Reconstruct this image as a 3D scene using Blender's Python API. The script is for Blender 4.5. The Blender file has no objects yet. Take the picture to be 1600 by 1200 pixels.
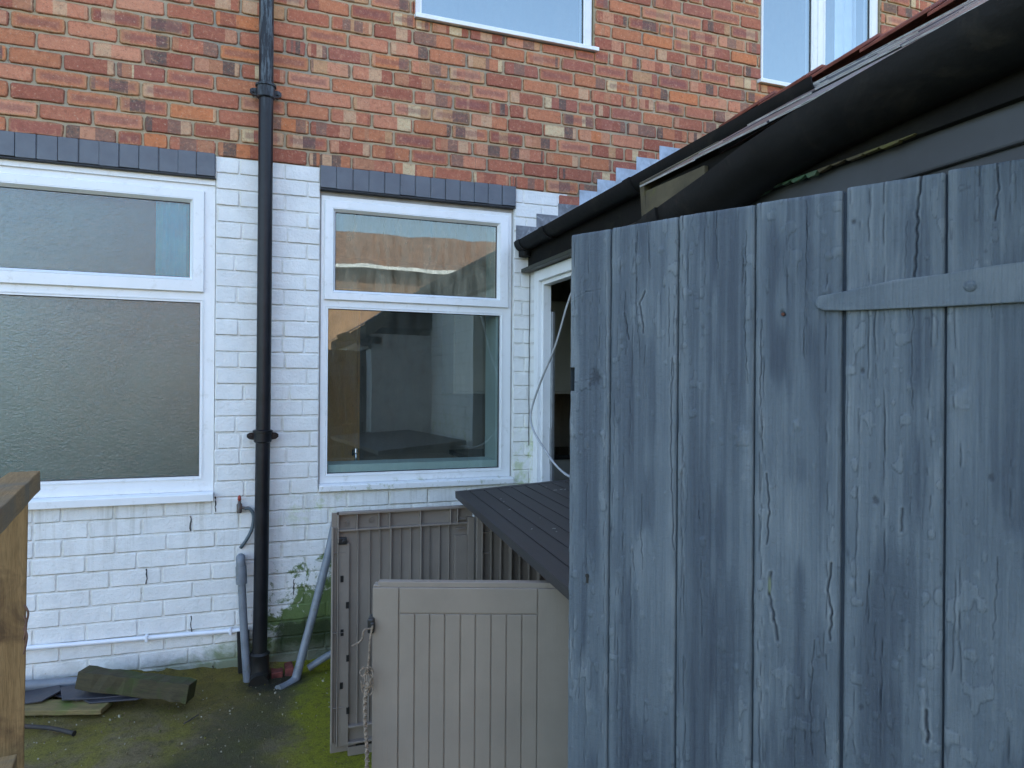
import bpy, math, random
import numpy as np
from mathutils import Vector, Matrix, Euler
random.seed(7); rng = np.random.RandomState(7)
scene = bpy.context.scene
col = scene.collection
R = math.radians

# ------------------------------------------------------------------ camera
FPX = 1117.0; YAW = math.atan(FPX/3000.0); ROLL = R(.4); D = 3.905; EYE = 1.5
_s, _c = math.sin(YAW), math.cos(YAW)
Fw = Vector((_s, _c, 0)); Rt = Vector((_c, -_s, 0)); Up = Vector((0, 0, 1))
R2 = Rt*math.cos(ROLL) + Up*math.sin(ROLL); U2 = Up*math.cos(ROLL) - Rt*math.sin(ROLL)
CAM = Vector((0, -D, EYE))
cam = bpy.data.cameras.new('camera'); camo = bpy.data.objects.new('camera', cam); col.objects.link(camo)
cam.sensor_width = 36; cam.lens = FPX/1600*36; cam.clip_start = .02; cam.clip_end = 500
m = Matrix((R2, U2, -Fw)).transposed().to_4x4(); m.translation = CAM
camo.matrix_world = m
scene.camera = camo
# ------------------------------------------------------------------ light
SUN_EL, SUN_AZ = 37.0, 18.0      # azimuth measured from +Y (behind the house) towards +X
world = bpy.data.worlds.new("World"); scene.world = world; world.use_nodes = True
wn = world.node_tree; wn.nodes.clear()
sky = wn.nodes.new('ShaderNodeTexSky'); sky.sky_type = 'NISHITA'; sky.sun_disc = False
sky.sun_elevation = R(SUN_EL); sky.sun_rotation = R(SUN_AZ); sky.altitude = 50; sky.air_density = 1.0; sky.dust_density = 2.2; sky.ozone_density = .15
bg = wn.nodes.new('ShaderNodeBackground'); bg.inputs[1].default_value = .13
wo = wn.nodes.new('ShaderNodeOutputWorld')
wn.links.new(sky.outputs[0], bg.inputs[0]); wn.links.new(bg.outputs[0], wo.inputs[0])
sd = Vector((math.sin(R(SUN_AZ))*math.cos(R(SUN_EL)), math.cos(R(SUN_AZ))*math.cos(R(SUN_EL)), math.sin(R(SUN_EL))))
sun = bpy.data.lights.new('sun', 'SUN'); sun.energy = 3.0; sun.angle = R(.5); sun.color = (1, .94, .84)
suno = bpy.data.objects.new('sun', sun); col.objects.link(suno); suno.rotation_euler = sd.to_track_quat('Z', 'Y').to_euler()
scene.view_settings.view_transform = 'Standard'; scene.view_settings.look = 'None'
scene.view_settings.exposure = 2.6; scene.view_settings.gamma = 1
scene.cycles.max_bounces = 8; scene.cycles.transparent_max_bounces = 12

# ------------------------------------------------------------------ pixel -> world plane helpers
def ray(x, y): return Fw + R2*((x-800)/FPX) + U2*((600-y)/FPX)
def onY(x, y, Y=0.0):
    d = ray(x, y); return CAM + d*((Y-CAM.y)/d.y)
def onX(x, y, X):
    d = ray(x, y); return CAM + d*((X-CAM.x)/d.x)
def onZ(x, y, Z):
    d = ray(x, y); return CAM + d*((Z-CAM.z)/d.z)

# ------------------------------------------------------------------ object helpers
def tag(o, label=None, cat=None, group=None, kind=None):
    if label: o['label'] = label
    if cat: o['category'] = cat
    if group: o['group'] = group
    if kind: o['kind'] = kind
    return o
def thing(name, label, cat, loc=(0, 0, 0), rz=0, group=None):
    o = bpy.data.objects.new(name, None); col.objects.link(o); o.location = loc; o.rotation_euler.z = rz
    o.empty_display_size = .1
    return tag(o, label, cat, group)
class MB:
    def __init__(s): s.v = []; s.f = []; s.mi = []
    def add(s, vs, fs, m=0):
        b = len(s.v); s.v += [tuple(v) for v in vs]; s.f += [tuple(b+i for i in f) for f in fs]; s.mi += [m]*len(fs)
    def box(s, a, b, m=0, rot=None, jit=0):
        x0, y0, z0 = a; x1, y1, z1 = b
        vs = [Vector(p) for p in ((x0,y0,z0),(x1,y0,z0),(x1,y1,z0),(x0,y1,z0),(x0,y0,z1),(x1,y0,z1),(x1,y1,z1),(x0,y1,z1))]
        if jit: vs = [v+Vector((random.uniform(-jit,jit), random.uniform(-jit,jit), random.uniform(-jit,jit))) for v in vs]
        if rot:
            c = (Vector(a)+Vector(b))/2; vs = [rot @ (v-c) + c for v in vs]
        s.add(vs, [(0,3,2,1),(4,5,6,7),(0,1,5,4),(1,2,6,5),(2,3,7,6),(3,0,4,7)], m)
    def prism(s, poly, off, m=0):
        # poly: list of 3D points (planar); off: extrusion vector
        n = len(poly); off = Vector(off); P = [Vector(p) for p in poly]
        s.add(P+[p+off for p in P], [tuple(range(n)), tuple(range(2*n-1, n-1, -1))]+[(i, i+n, (i+1) % n+n, (i+1) % n) for i in range(n)], m)
    def tube(s, pts, r, seg=12, m=0, cap=True):
        P = [Vector(p) for p in pts]; n = len(P); rr = r if isinstance(r, (list, tuple)) else [r]*n
        prev = None; rings = []
        for i in range(n):
            t = (P[min(i+1, n-1)]-P[max(i-1, 0)]).normalized()
            if prev is None:
                a = Vector((0, 0, 1)) if abs(t.z) < .9 else Vector((1, 0, 0)); u = t.cross(a).normalized()
            else:
                u = (prev - t*prev.dot(t)).normalized()
            prev = u; w = t.cross(u)
            rings.append([P[i]+(u*math.cos(2*math.pi*k/seg)+w*math.sin(2*math.pi*k/seg))*rr[i] for k in range(seg)])
        vs = [v for rg in rings for v in rg]; fs = []
        for i in range(n-1):
            for k in range(seg):
                a = i*seg+k; b = i*seg+(k+1) % seg; fs.append((a, b, b+seg, a+seg))
        if cap: fs += [tuple(range(seg))[::-1], tuple(range((n-1)*seg, n*seg))]
        s.add(vs, fs, m)
    def build(s, name, mats, parent=None, smooth=False, bevel=0, seg=2, recalc=True):
        me = bpy.data.meshes.new(name); me.from_pydata(s.v, [], s.f); me.update()
        if not isinstance(mats, (list, tuple)): mats = [mats]
        for q in mats: me.materials.append(q)
        me.polygons.foreach_set('material_index', s.mi)
        if recalc:
            import bmesh
            bm = bmesh.new(); bm.from_mesh(me); bmesh.ops.recalc_face_normals(bm, faces=bm.faces); bm.to_mesh(me); bm.free()
        if smooth:
            me.polygons.foreach_set('use_smooth', [True]*len(me.polygons))
            try: me.set_sharp_from_angle(angle=R(40))
            except Exception: pass
        o = bpy.data.objects.new(name, me); col.objects.link(o)
        if parent: o.parent = parent
        if bevel:
            b = o.modifiers.new('bevel', 'BEVEL'); b.width = bevel; b.segments = seg; b.limit_method = 'ANGLE'; b.angle_limit = R(40)
        return o
def smooth_path(pts, n=8):
    P = [Vector(p) for p in pts]; out = []
    for i in range(len(P)-1):
        p0 = P[max(i-1, 0)]; p1 = P[i]; p2 = P[i+1]; p3 = P[min(i+2, len(P)-1)]
        for k in range(n):
            t = k/n
            out.append(.5*((2*p1)+(p2-p0)*t+(2*p0-5*p1+4*p2-p3)*t*t+(3*p1-p0-3*p2+p3)*t**3))
    out.append(P[-1]); return out

# ------------------------------------------------------------------ node helpers
class NT:
    def __init__(s, name):
        s.m = bpy.data.materials.new(name); s.m.use_nodes = True; s.t = s.m.node_tree; s.t.nodes.clear()
        s.out = s.t.nodes.new('ShaderNodeOutputMaterial')
    def n(s, ty, ins=None, **props):
        nd = s.t.nodes.new('ShaderNode'+ty)
        for k, v in props.items(): setattr(nd, k, v)
        for k, v in (ins or {}).items():
            sk = nd.inputs[k]
            if hasattr(v, 'is_output') or isinstance(v, bpy.types.NodeSocket): s.t.links.new(v, sk)
            else: sk.default_value = v
        return nd
    def coord(s, kind='Object'): return s.n('TexCoord').outputs[kind]
    def mapv(s, vec, sc=(1, 1, 1), loc=(0, 0, 0)): return s.n('Mapping', {'Vector': vec, 'Scale': sc, 'Location': loc}).outputs[0]
    def noise(s, vec, scale, detail=4, rough=.55, dist=0, out='Fac'):
        return s.n('TexNoise', {'Vector': vec, 'Scale': scale, 'Detail': detail, 'Roughness': rough, 'Distortion': dist}).outputs[out]
    def ramp(s, fac, stops, interp='LINEAR'):
        r = s.n('ValToRGB', {'Fac': fac}); cr = r.color_ramp; cr.interpolation = interp
        while len(cr.elements) < len(stops): cr.elements.new(.5)
        for e, (p, c) in zip(cr.elements, stops):
            e.position = p; e.color = (c, c, c, 1) if isinstance(c, (int, float)) else (*c, 1)
        return r.outputs[0]
    def step(s, fac, a, b, lo=0.0, hi=1.0):
        return s.n('MapRange', {'Value': fac, 'From Min': a, 'From Max': b, 'To Min': lo, 'To Max': hi}).outputs[0]
    def math(s, op, a, b=0.0, c=0.0, clamp=False):
        return s.n('Math', {0: a, 1: b, 2: c}, operation=op, use_clamp=clamp).outputs[0]
    def mix(s, fac, a, b, bt='MIX'):
        nd = s.n('Mix', data_type='RGBA', blend_type=bt)
        for k, v in ((0, fac), (6, a), (7, b)):
            if isinstance(v, bpy.types.NodeSocket): s.t.links.new(v, nd.inputs[k])
            else: nd.inputs[k].default_value = v if k == 0 else (*v, 1)
        return nd.outputs[2]
    def xyz(s, v): 
        o = s.n('SeparateXYZ', {0: v}).outputs; return o[0], o[1], o[2]
    def bump(s, h, strength=.5, dist=.002, nrm=None):
        ins = {'Height': h, 'Strength': strength, 'Distance': dist}
        if nrm is not None: ins['Normal'] = nrm
        return s.n('Bump', ins).outputs[0]
    def pbr(s, color, rough=.6, nrm=None, spec=.5, metal=0.0, **kw):
        ins = {'Base Color': color if isinstance(color, bpy.types.NodeSocket) else (*color, 1), 'Roughness': rough, 'Specular IOR Level': spec, 'Metallic': metal}
        if nrm is not None: ins['Normal'] = nrm
        ins.update(kw)
        b = s.n('BsdfPrincipled', ins); s.t.links.new(b.outputs[0], s.out.inputs[0]); return s.m
    def surf(s, sh): s.t.links.new(sh, s.out.inputs[0]); return s.m

def mat_simple(name, colr, rough=.5, var=.25, scale=8, bump=.2, bscale=60, dist=.001, spec=.5, dirt=None, metal=0.0, stretch=(1, 1, 1)):
    t = NT(name); v = t.mapv(t.coord(), stretch)
    n1 = t.noise(v, scale, 6, .6)
    c = t.mix(t.step(n1, .3, .7), tuple(x*(1-var) for x in colr), tuple(min(1, x*(1+var)) for x in colr))
    if dirt:
        c = t.mix(t.step(t.noise(v, scale*.7, 8, .7, 1.0), .55, .75), c, dirt)
    b = t.bump(t.noise(v, bscale, 5, .6), bump, dist)
    return t.pbr(c, t.step(n1, .2, .8, rough*.85, min(1, rough*1.15)), b, spec, metal)

# ---- brick (per-brick random attributes)
def mat_brick():
    t = NT('rustic_red_brick')
    a = t.n('Attribute', attribute_name='bcol').outputs['Color']; uv = t.n('Attribute', attribute_name='buv').outputs['Vector']
    r0, r1, r2 = t.xyz(a); u, v, rr = t.xyz(uv)
    P = t.coord()
    base = t.ramp(r0, [(0, (.34,.110,.070)), (.14, (.45,.160,.095)), (.30, (.54,.215,.125)), (.46, (.41,.135,.080)), (.58, (.50,.185,.095)), (.70, (.55,.19,.08)), (.76, (.35,.12,.085)), (.86, (.46,.17,.085)), (.93, (.58,.25,.15))], 'CONSTANT')
    # kiss mark bands along the brick
    pos = t.n('CombineXYZ', {0: t.math('MULTIPLY_ADD', u, 3.3, t.math('MULTIPLY', r1, 97.0)), 1: t.math('MULTIPLY', r2, 31.0)}).outputs[0]
    pos = t.n('VectorMath', {0: pos, 1: t.n('VectorMath', {0: t.noise(P, 45, 3, .6, 0, 'Color'), 1: (.06, 0, 0)}, operation='MULTIPLY').outputs[0]}, operation='ADD').outputs[0]
    vo = t.n('TexVoronoi', {'Vector': pos, 'Scale': 1.0, 'Randomness': .55}, voronoi_dimensions='2D')
    cell = t.xyz(vo.outputs['Color'])
    band = t.ramp(cell[0], [(0, (.10,.085,.075)), (.14, (.22,.13,.10)), (.28, (.52,.25,.15)), (.45, (.56,.36,.22)), (.58, (.32,.10,.065)), (.75, (.44,.20,.11)), (.88, (.50,.29,.15)), (.96, (.62,.50,.30))], 'CONSTANT')
    on = t.math('GREATER_THAN', cell[1], .50)
    on = t.math('MULTIPLY', on, t.math('GREATER_THAN', r1, .30))
    speck = t.step(t.noise(P, 70, 5, .7), .35, .6)
    c = t.mix(t.math('MULTIPLY', on, t.math('MULTIPLY_ADD', speck, .35, .62)), base, band)
    # darker / yellow rim
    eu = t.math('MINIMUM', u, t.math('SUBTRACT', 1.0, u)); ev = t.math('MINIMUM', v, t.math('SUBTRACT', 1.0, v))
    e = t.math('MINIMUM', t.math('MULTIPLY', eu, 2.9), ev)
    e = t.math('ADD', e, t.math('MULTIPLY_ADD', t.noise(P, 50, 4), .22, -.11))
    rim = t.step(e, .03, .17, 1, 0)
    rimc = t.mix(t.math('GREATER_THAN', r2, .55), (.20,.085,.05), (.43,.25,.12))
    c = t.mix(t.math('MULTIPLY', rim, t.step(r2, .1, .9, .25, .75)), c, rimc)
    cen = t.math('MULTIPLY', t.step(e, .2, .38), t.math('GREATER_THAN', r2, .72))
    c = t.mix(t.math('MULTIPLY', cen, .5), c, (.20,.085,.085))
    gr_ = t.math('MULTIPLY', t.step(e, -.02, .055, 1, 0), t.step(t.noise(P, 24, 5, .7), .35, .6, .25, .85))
    c = t.mix(gr_, c, (.10,.055,.035))  # thin shade line along the brick edges, put into the colour
    mot = t.noise(P, 38, 7, .75, .5)
    c = t.mix(t.step(mot, .30, .48, .60, 0), c, (.17,.065,.04))
    c = t.mix(t.step(mot, .54, .70, 0, .55), c, (.70,.36,.20))
    n2 = t.noise(P, 160, 6, .75)
    c = t.mix(t.step(n2, .57, .68, 0, .75), c, (.09,.05,.04))
    c = t.mix(t.step(t.noise(P, 80, 5, .7), .58, .68, 0, .6), c, (.62,.42,.30))
    c = t.mix(t.step(t.noise(P, 2.2, 4, .6), .45, .75, 0, .2), c, (.26,.15,.10))
    h = t.math('ADD', t.noise(P, 110, 6, .7), t.math('MULTIPLY', t.noise(P, 28, 4, .6), .8))
    return t.pbr(c, .88, t.bump(h, 1.0, .004), .25)
def mat_mortar():
    t = NT('lime_mortar'); P = t.coord()
    c = t.mix(t.step(t.noise(P, 3.5, 5, .6), .35, .65), (.38,.295,.19), (.45,.37,.26))
    c = t.mix(t.step(t.noise(P, 1.1, 3, .5), .50, .62), c, (.29,.27,.22))
    c = t.mix(t.step(t.noise(P, 60, 6, .7), .58, .7, 0, .7), c, (.12,.095,.07))
    return t.pbr(c, .95, t.bump(t.noise(P, 120, 6, .7), .8, .002), .1)
def mat_paintwall():
    t = NT('white_masonry_paint'); P = t.coord(); x, y, z = t.xyz(P)
    uv = t.n('Attribute', attribute_name='buv').outputs['Vector']; u, v, rr = t.xyz(uv)
    c = t.mix(t.step(t.noise(P, 6, 6, .65), .35, .7), (.70,.70,.69), (.81,.81,.79))
    c = t.mix(t.math('MULTIPLY', t.step(t.noise(t.mapv(P, (3, 1, .5)), 4, 5, .6), .5, .75), .30), c, (.60,.62,.60))
    # thin open cracks and rust coloured bleed along the bed joints
    bed = t.math('ADD', v, t.math('MULTIPLY_ADD', t.noise(P, 40, 4), .10, -.05))
    crack = t.step(t.math('ABSOLUTE', t.math('SUBTRACT', bed, .015)), .0, .05, 1, 0)
    cm = t.math('MULTIPLY', crack, t.step(t.noise(P, 3.2, 5, .6), .36, .60, .1, .85))
    c = t.mix(cm, c, (.16,.12,.085))
    low = t.step(z, .95, .12)
    yel = t.math('MULTIPLY', t.step(t.math('MINIMUM', t.math('MINIMUM', v, t.math('SUBTRACT', 1.0, v)), t.math('MULTIPLY', t.math('MINIMUM', u, t.math('SUBTRACT', 1.0, u)), 2.8)), .0, .12, 1, 0), t.step(t.noise(P, 9, 6, .7), .38, .62, 0, .70))
    c = t.mix(yel, c, (.58,.54,.42))
    mj = t.math('MULTIPLY', t.math('LESS_THAN', rr, -.5), t.step(t.noise(P, 4.5, 6, .65), .40, .70, .05, .55))
    c = t.mix(mj, c, t.mix(t.step(t.noise(P, 13, 5, .7), .45, .6), (.55,.51,.42), (.22,.18,.13)))
    # flaked spots
    sp = t.step(t.noise(P, 42, 7, .75), .635, .675)
    c = t.mix(t.math('MULTIPLY', sp, t.step(z, 2.4, .3, .15, .9)), c, (.36,.31,.25))
    # green algae: low down, strongest right of the soil pipe
    nz = t.noise(P, 5.5, 8, .68, .6)
    gx = t.step(x, -.75, .05); gh = t.step(z, .34, .05)
    g = t.math('ADD', t.math('MULTIPLY', gx, gh), t.math('MULTIPLY_ADD', nz, 1.3, -1.0))
    gm = t.step(g, .02, .30)
    c = t.mix(t.math('MULTIPLY', gm, .85), c, (.16,.22,.07))
    rx = t.math('MULTIPLY', t.step(x, -.08, .30), t.step(z, .80, .12))
    g2 = t.step(t.math('ADD', rx, t.math('MULTIPLY_ADD', t.noise(P, 10, 9, .75, .5), 2.2, -1.40)), .10, .25)
    c = t.mix(t.math('MULTIPLY', g2, .95), c, (.085,.14,.022))
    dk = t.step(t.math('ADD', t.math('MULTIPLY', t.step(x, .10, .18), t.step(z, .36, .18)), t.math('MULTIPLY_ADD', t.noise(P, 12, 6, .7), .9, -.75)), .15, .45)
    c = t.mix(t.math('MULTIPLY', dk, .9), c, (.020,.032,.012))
    # grey grime at the foot of the wall
    gr = t.step(t.math('ADD', t.step(z, .22, .03), t.math('MULTIPLY_ADD', t.noise(P, 7, 6, .7), 1.2, -.75)), .2, .8, 0, .75)
    c = t.mix(gr, c, (.20,.21,.16))
    st_ = t.math('MULTIPLY', t.step(t.noise(t.mapv(P, (9, 1, .6)), 3, 6, .7), .50, .66), t.math('MULTIPLY', t.step(z, .50, .88, .1, .9), t.step(z, .93, .90)))
    c = t.mix(t.math('MULTIPLY', st_, .45), c, (.34,.32,.25))
    # green smear under the kitchen window and at the right jamb
    s1 = t.math('MULTIPLY', t.math('MULTIPLY', t.step(x, .1, .3), t.step(x, .60, .48)), t.math('MULTIPLY', t.step(z, .70, .82), t.step(z, .95, .88)))
    s2 = t.math('MULTIPLY', t.step(x, 1.45, 1.48), t.math('MULTIPLY', t.step(z, 1.32, 1.15), t.step(z, .8, .9)))
    sm = t.math('MULTIPLY', t.math('MAXIMUM', s1, s2), t.step(t.noise(P, 11, 7, .7), .50, .62, 0, .6))
    c = t.mix(sm, c, (.42,.50,.20))
    h = t.math('ADD', t.noise(P, 70, 6, .65), t.math('MULTIPLY', t.noise(P, 16, 4, .6), 1.2))
    return t.pbr(c, .55, t.bump(t.math('SUBTRACT', h, t.math('MULTIPLY', cm, .8)), 1.0, .004), .35)

M = {}
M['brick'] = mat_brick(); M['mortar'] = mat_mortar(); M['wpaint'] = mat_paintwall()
def mat_lintel():
    t = NT('grey_painted_brick'); P = t.coord()
    c = t.mix(t.step(t.noise(P, 12, 6, .6), .3, .7), (.075,.085,.105), (.105,.118,.14))
    c = t.mix(t.step(t.noise(P, 35, 6, .75), .67, .72), c, (.02,.018,.016))
    return t.pbr(c, .42, t.bump(t.noise(P, 60, 6, .65), .5, .002), .5)
M['lintel'] = mat_lintel()
def mat_upvc():
    t = NT('white_upvc'); P = t.coord(); x, y, z = t.xyz(P)
    c = t.mix(t.step(t.noise(t.mapv(P, (1, 1, .4)), 9, 6, .6), .35, .75), (.80,.81,.82), (.74,.75,.745))
    c = t.mix(t.step(t.noise(P, 20, 7, .75), .56, .72, 0, .35), c, (.40,.38,.30))
    c = t.mix(t.math('MULTIPLY', t.math('MULTIPLY', t.step(x, .25, .4), t.step(z, .985, .955)), t.step(t.noise(P, 22, 7, .7), .56, .64, 0, .6)), c, (.30,.33,.16))
    return t.pbr(c, .32, t.bump(t.noise(P, 30, 3), .08, .001), .5)
M['upvc'] = mat_upvc()
M['gasket'] = mat_simple('black_gasket', (.02,.02,.022), .6, bump=.1)
M['sealant'] = mat_simple('grey_sealant', (.34,.33,.31), .7, bump=.3)
def mat_glass(name, refl, tint, haze=.05, hazec=(.5,.52,.46), irr=0.0):
    t = NT(name); P = t.coord()
    fr = t.n('LayerWeight', {'Blend': .5}).outputs['Facing']
    fac = t.math('ADD', t.math('MULTIPLY', t.math('POWER', fr, 3.0), .5), refl, clamp=True)
    nrm = t.bump(t.noise(P, 2.0, 2, .5), .10, .01)
    gl = t.n('BsdfGlossy', {'Roughness': .0, 'Color': (.84,.97,.97,1), 'Normal': nrm}).outputs[0]
    tr = t.n('BsdfTransparent', {'Color': (*tint, 1)}).outputs[0]
    mx = t.n('MixShader', {0: fac, 1: tr, 2: gl}).outputs[0]
    if haze:
        df = t.n('BsdfDiffuse', {'Color': (*hazec, 1)}).outputs[0]
        st = t.step(t.noise(t.mapv(P, (6, 6, 1.2)), 4, 6, .65, .5), .3, .75, haze*.3, haze*1.6)
        dots = t.step(t.noise(P, 60, 2, .5), .76, .78, 0, .25)
        mx = t.n('MixShader', {0: t.math('ADD', st, dots), 1: mx, 2: df}).outputs[0]
    return t.surf(mx)
M['glass'] = mat_glass('kitchen_window_glass', .19, (.88,.92,.90), .075, (.30,.36,.33))
M['glass_top'] = mat_glass('kitchen_fanlight_glass', .12, (.70,.78,.74), .34, (.40,.38,.28))
M['glass_up'] = mat_glass('upstairs_window_glass', .30, (.8,.86,.9), .05, (.6,.65,.7))
def mat_frosted():
    t = NT('frosted_glass'); P = t.coord()
    h = t.noise(t.mapv(P, (1, 1, 1.5)), 50, 2, .5, 1.5)
    nrm = t.bump(h, .32, .004)
    gl = t.n('BsdfGlossy', {'Roughness': .26, 'Color': (.9,.95,1,1), 'Normal': nrm}).outputs[0]
    df = t.n('BsdfDiffuse', {'Color': (.075,.160,.160,1), 'Normal': nrm}).outputs[0]
    tr = t.n('BsdfTransparent', {'Color': t.mix(t.step(h, .6, 1.0), (.70,.76,.74), (.98,1,1))}).outputs[0]
    a = t.n('MixShader', {0: .30, 1: tr, 2: df}).outputs[0]
    fr = t.n('Fresnel', {'IOR': 1.6, 'Normal': nrm}).outputs[0]
    return t.surf(t.n('MixShader', {0: t.math('ADD', fr, .06, clamp=True), 1: a, 2: gl}).outputs[0])
M['frost'] = mat_frosted()
def mat_pipe():
    t = NT('black_painted_iron'); P = t.coord(); x, y, z = t.xyz(P)
    c = t.mix(t.step(t.noise(P, 14, 6, .6), .3, .7), (.0055,.006,.008), (.011,.012,.016))
    worn = t.math('MULTIPLY', t.step(z, 2.85, 3.05), t.step(t.noise(t.mapv(P, (7, 7, 1)), 6, 8, .75), .48, .60, 0, .75))
    c = t.mix(worn, c, (.12,.15,.17))
    c = t.mix(t.step(t.noise(P, 55, 6, .8), .70, .74, 0, .8), c, (.20,.24,.26))
    c = t.mix(t.math('MULTIPLY', t.step(z, .3, .0), .7), c, (.030,.028,.022))
    return t.pbr(c, .38, t.bump(t.noise(P, 45, 6, .6), .5, .002), .3)
M['iron'] = mat_pipe()
M['greypipe'] = mat_simple('grey_waste_pipe_plastic', (.17,.19,.215), .42, .2, 14, .15, 60, dirt=(.11,.12,.09))
M['hose'] = mat_simple('grey_hose_rubber', (.075,.10,.115), .5, .2, 20, .2)
M['whitepipe'] = mat_simple('white_painted_pipe', (.76,.78,.82), .4, .05, 10, .2)
M['brass'] = mat_simple('tarnished_tap_metal', (.085,.07,.06), .5, .4, 60, .4, dirt=(.25,.07,.04))
M['redknob'] = mat_simple('red_tap_knob', (.28,.035,.02), .5, .3, 60)
M['slate'] = mat_simple('wet_dark_slate', (.055,.055,.062), .33, .45, 9, .7, 45, .003, .6)
M['slate_glint'] = mat_simple('highlight_slate_edge', (.78,.72,.68), .8, .6, 22, .9, 60, .004, .3, dirt=(.03,.028,.028), stretch=(50, 1.3, 50))  # pale streaks: wet highlights on the slate edges, put into the colour
M['slateoff'] = mat_simple('loose_slate', (.045,.045,.055), .45, .3, 9, .5, 45, .002)
def mat_wood(name, a, b, grain=(1, 14, 14), rough=.75, dirt=None, bump=.5):
    t = NT(name); P = t.coord(); v = t.mapv(P, grain)
    n1 = t.noise(v, 5, 8, .65, .8); n2 = t.noise(t.mapv(P, tuple(g*5 for g in grain)), 5, 4, .6)
    c = t.mix(t.step(n1, .3, .7), a, b)
    c = t.mix(t.step(n2, .45, .7, 0, .45), c, tuple(x*.45 for x in a))
    if dirt: c = t.mix(t.step(t.noise(P, 7, 7, .7, .5), .48, .66), c, dirt)
    return t.pbr(c, rough, t.bump(t.math('ADD', n1, n2), bump, .002), .3)
M['mossbeam'] = mat_wood('wet_mossy_timber', (.040,.034,.018), (.075,.062,.030), (1.2, 16, 16), dirt=(.045,.060,.014))
M['board'] = mat_wood('soft_yellowed_board', (.14,.11,.05), (.25,.19,.08), dirt=(.10,.13,.03))
M['postwood'] = mat_wood('treated_softwood_post', (.22,.135,.055), (.32,.205,.09), (16, 16, 1.2), dirt=(.11,.065,.03))
M['railwood'] = mat_wood('weathered_softwood_rail', (.18,.115,.048), (.27,.18,.08), (1.5, 16, 16), dirt=(.14,.115,.075))
def mat_gate():
    t = NT('peeling_blue_grey_gate_paint'); P = t.coord(); x, y, z = t.xyz(P)
    wear_shade = t.n('Attribute', attribute_name='wear_shade').outputs['Color']; w0, w1, w2 = t.xyz(wear_shade)
    big = t.noise(t.mapv(P, (2.2, 1, .9)), 2.6, 5, .6, .4)
    st = t.noise(t.mapv(P, (55, 1, 1.6)), 2.2, 6, .65, .2)
    st2 = t.noise(t.mapv(P, (170, 1, 3)), 2.0, 3, .6)
    f = t.math('ADD', w1, t.math('MULTIPLY_ADD', st2, .30, -.15))
    f = t.math('ADD', f, t.math('MULTIPLY_ADD', big, .5, -.25))
    c = t.ramp(f, [(.05, (.034,.046,.066)), (.35, (.062,.082,.104)), (.60, (.097,.123,.145)), (.95, (.185,.215,.232))])
    c = t.mix(t.math('MULTIPLY', w0, .9), c, (.018,.024,.035))
    c = t.mix(w2, c, (.17,.20,.13))
    sp = t.step(t.noise(P, 90, 5, .8), .70, .74, 0, .7)
    c = t.mix(sp, c, (.035,.05,.07))
    h = t.math('ADD', t.math('ADD', t.noise(t.mapv(P, (60, 1, 3)), 4, 7, .7), t.math('MULTIPLY', t.noise(P, 75, 6, .7), .8)), t.math('MULTIPLY', st2, .5))
    return t.pbr(c, t.step(st, .3, .7, .42, .62), t.bump(h, 1.0, .0034), .45)
M['gate'] = mat_gate()
M['gutter'] = mat_simple('black_gutter_plastic', (.0065,.0062,.0062), .62, .5, 9, .5, 35, .003, .22, dirt=(.026,.022,.017))
M['bitumen'] = mat_simple('black_weathered_fascia', (.007,.0065,.006), .8, .5, 9, .5, 40, .003, .2, dirt=(.016,.016,.010))
M['greengut'] = mat_simple('algae_stained_gutter', (.024,.024,.014), .5, .5, 8, .3, 40, dirt=(.055,.055,.02))
M['olive'] = mat_simple('algae_stained_wood', (.085,.07,.042), .8, .4, 9, .6, 40, .002, .3, dirt=(.11,.105,.03))
M['greenpaint'] = mat_simple('old_green_paint', (.035,.085,.045), .6, .5, 14, .5, 40, .002, dirt=(.10,.085,.06))
M['plate'] = mat_simple('dark_blue_grey_wood', (.040,.044,.050), .6, .3, 6, .3, 40)
M['lead'] = mat_simple('lead_flashing', (.36,.42,.50), .42, .3, 14, .5, 50, .003, .5, dirt=(.55,.62,.70))
M['leadd'] = mat_simple('dark_lead_flashing', (.16,.17,.19), .6, .35, 22, .6, 60, .003, .4, dirt=(.42,.44,.47))
M['ridge'] = mat_simple('terracotta_ridge_tile', (.20,.065,.045), .7, .35, 12, .5, 60, .002, .3, dirt=(.12,.06,.055))
def mat_plastic(name, colr, rough=.42, gx=(90, 90, 2), b=.35):
    t = NT(name); P = t.coord()
    g = t.noise(t.mapv(P, gx), 4, 4, .6)
    c = t.mix(t.step(t.noise(P, 5, 6, .65), .35, .7), tuple(x*.9 for x in colr), tuple(x*1.08 for x in colr))
    c = t.mix(t.step(t.noise(P, 40, 6, .75), .64, .72, 0, .35), c, tuple(x*.55 for x in colr))
    return t.pbr(c, rough, t.bump(g, b, .0012), .45)
M['taupe'] = mat_plastic('taupe_moulded_plastic', (.255,.215,.175))
M['taupein'] = mat_plastic('taupe_ribbed_plastic', (.235,.198,.165), .5, (3, 3, 3), .1)
M['lidp'] = mat_plastic('dark_grey_lid_plastic', (.030,.028,.028), .6, (90, 2, 90), .5)
M['blackp'] = mat_simple('black_plastic', (.012,.012,.013), .4)
M['twine'] = mat_simple('frayed_hemp_twine', (.24,.19,.14), .9, .5, 90, .8, 200, .002)
M['cable'] = mat_simple('white_grey_cable', (.42,.43,.45), .45, .2, 12)
M['frame_in'] = mat_simple('grey_metal_strike', (.30,.31,.32), .35, .2, 30, metal=.6)
M['inwall'] = mat_simple('kitchen_plaster', (.42,.38,.32), .8, .1, 5)
M['infloor'] = mat_simple('kitchen_floor', (.18,.15,.12), .5)
M['orange'] = mat_wood('orange_pine_cupboard', (.78,.40,.075), (.85,.48,.12), (12, 12, 1), .45, bump=.1)
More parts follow.
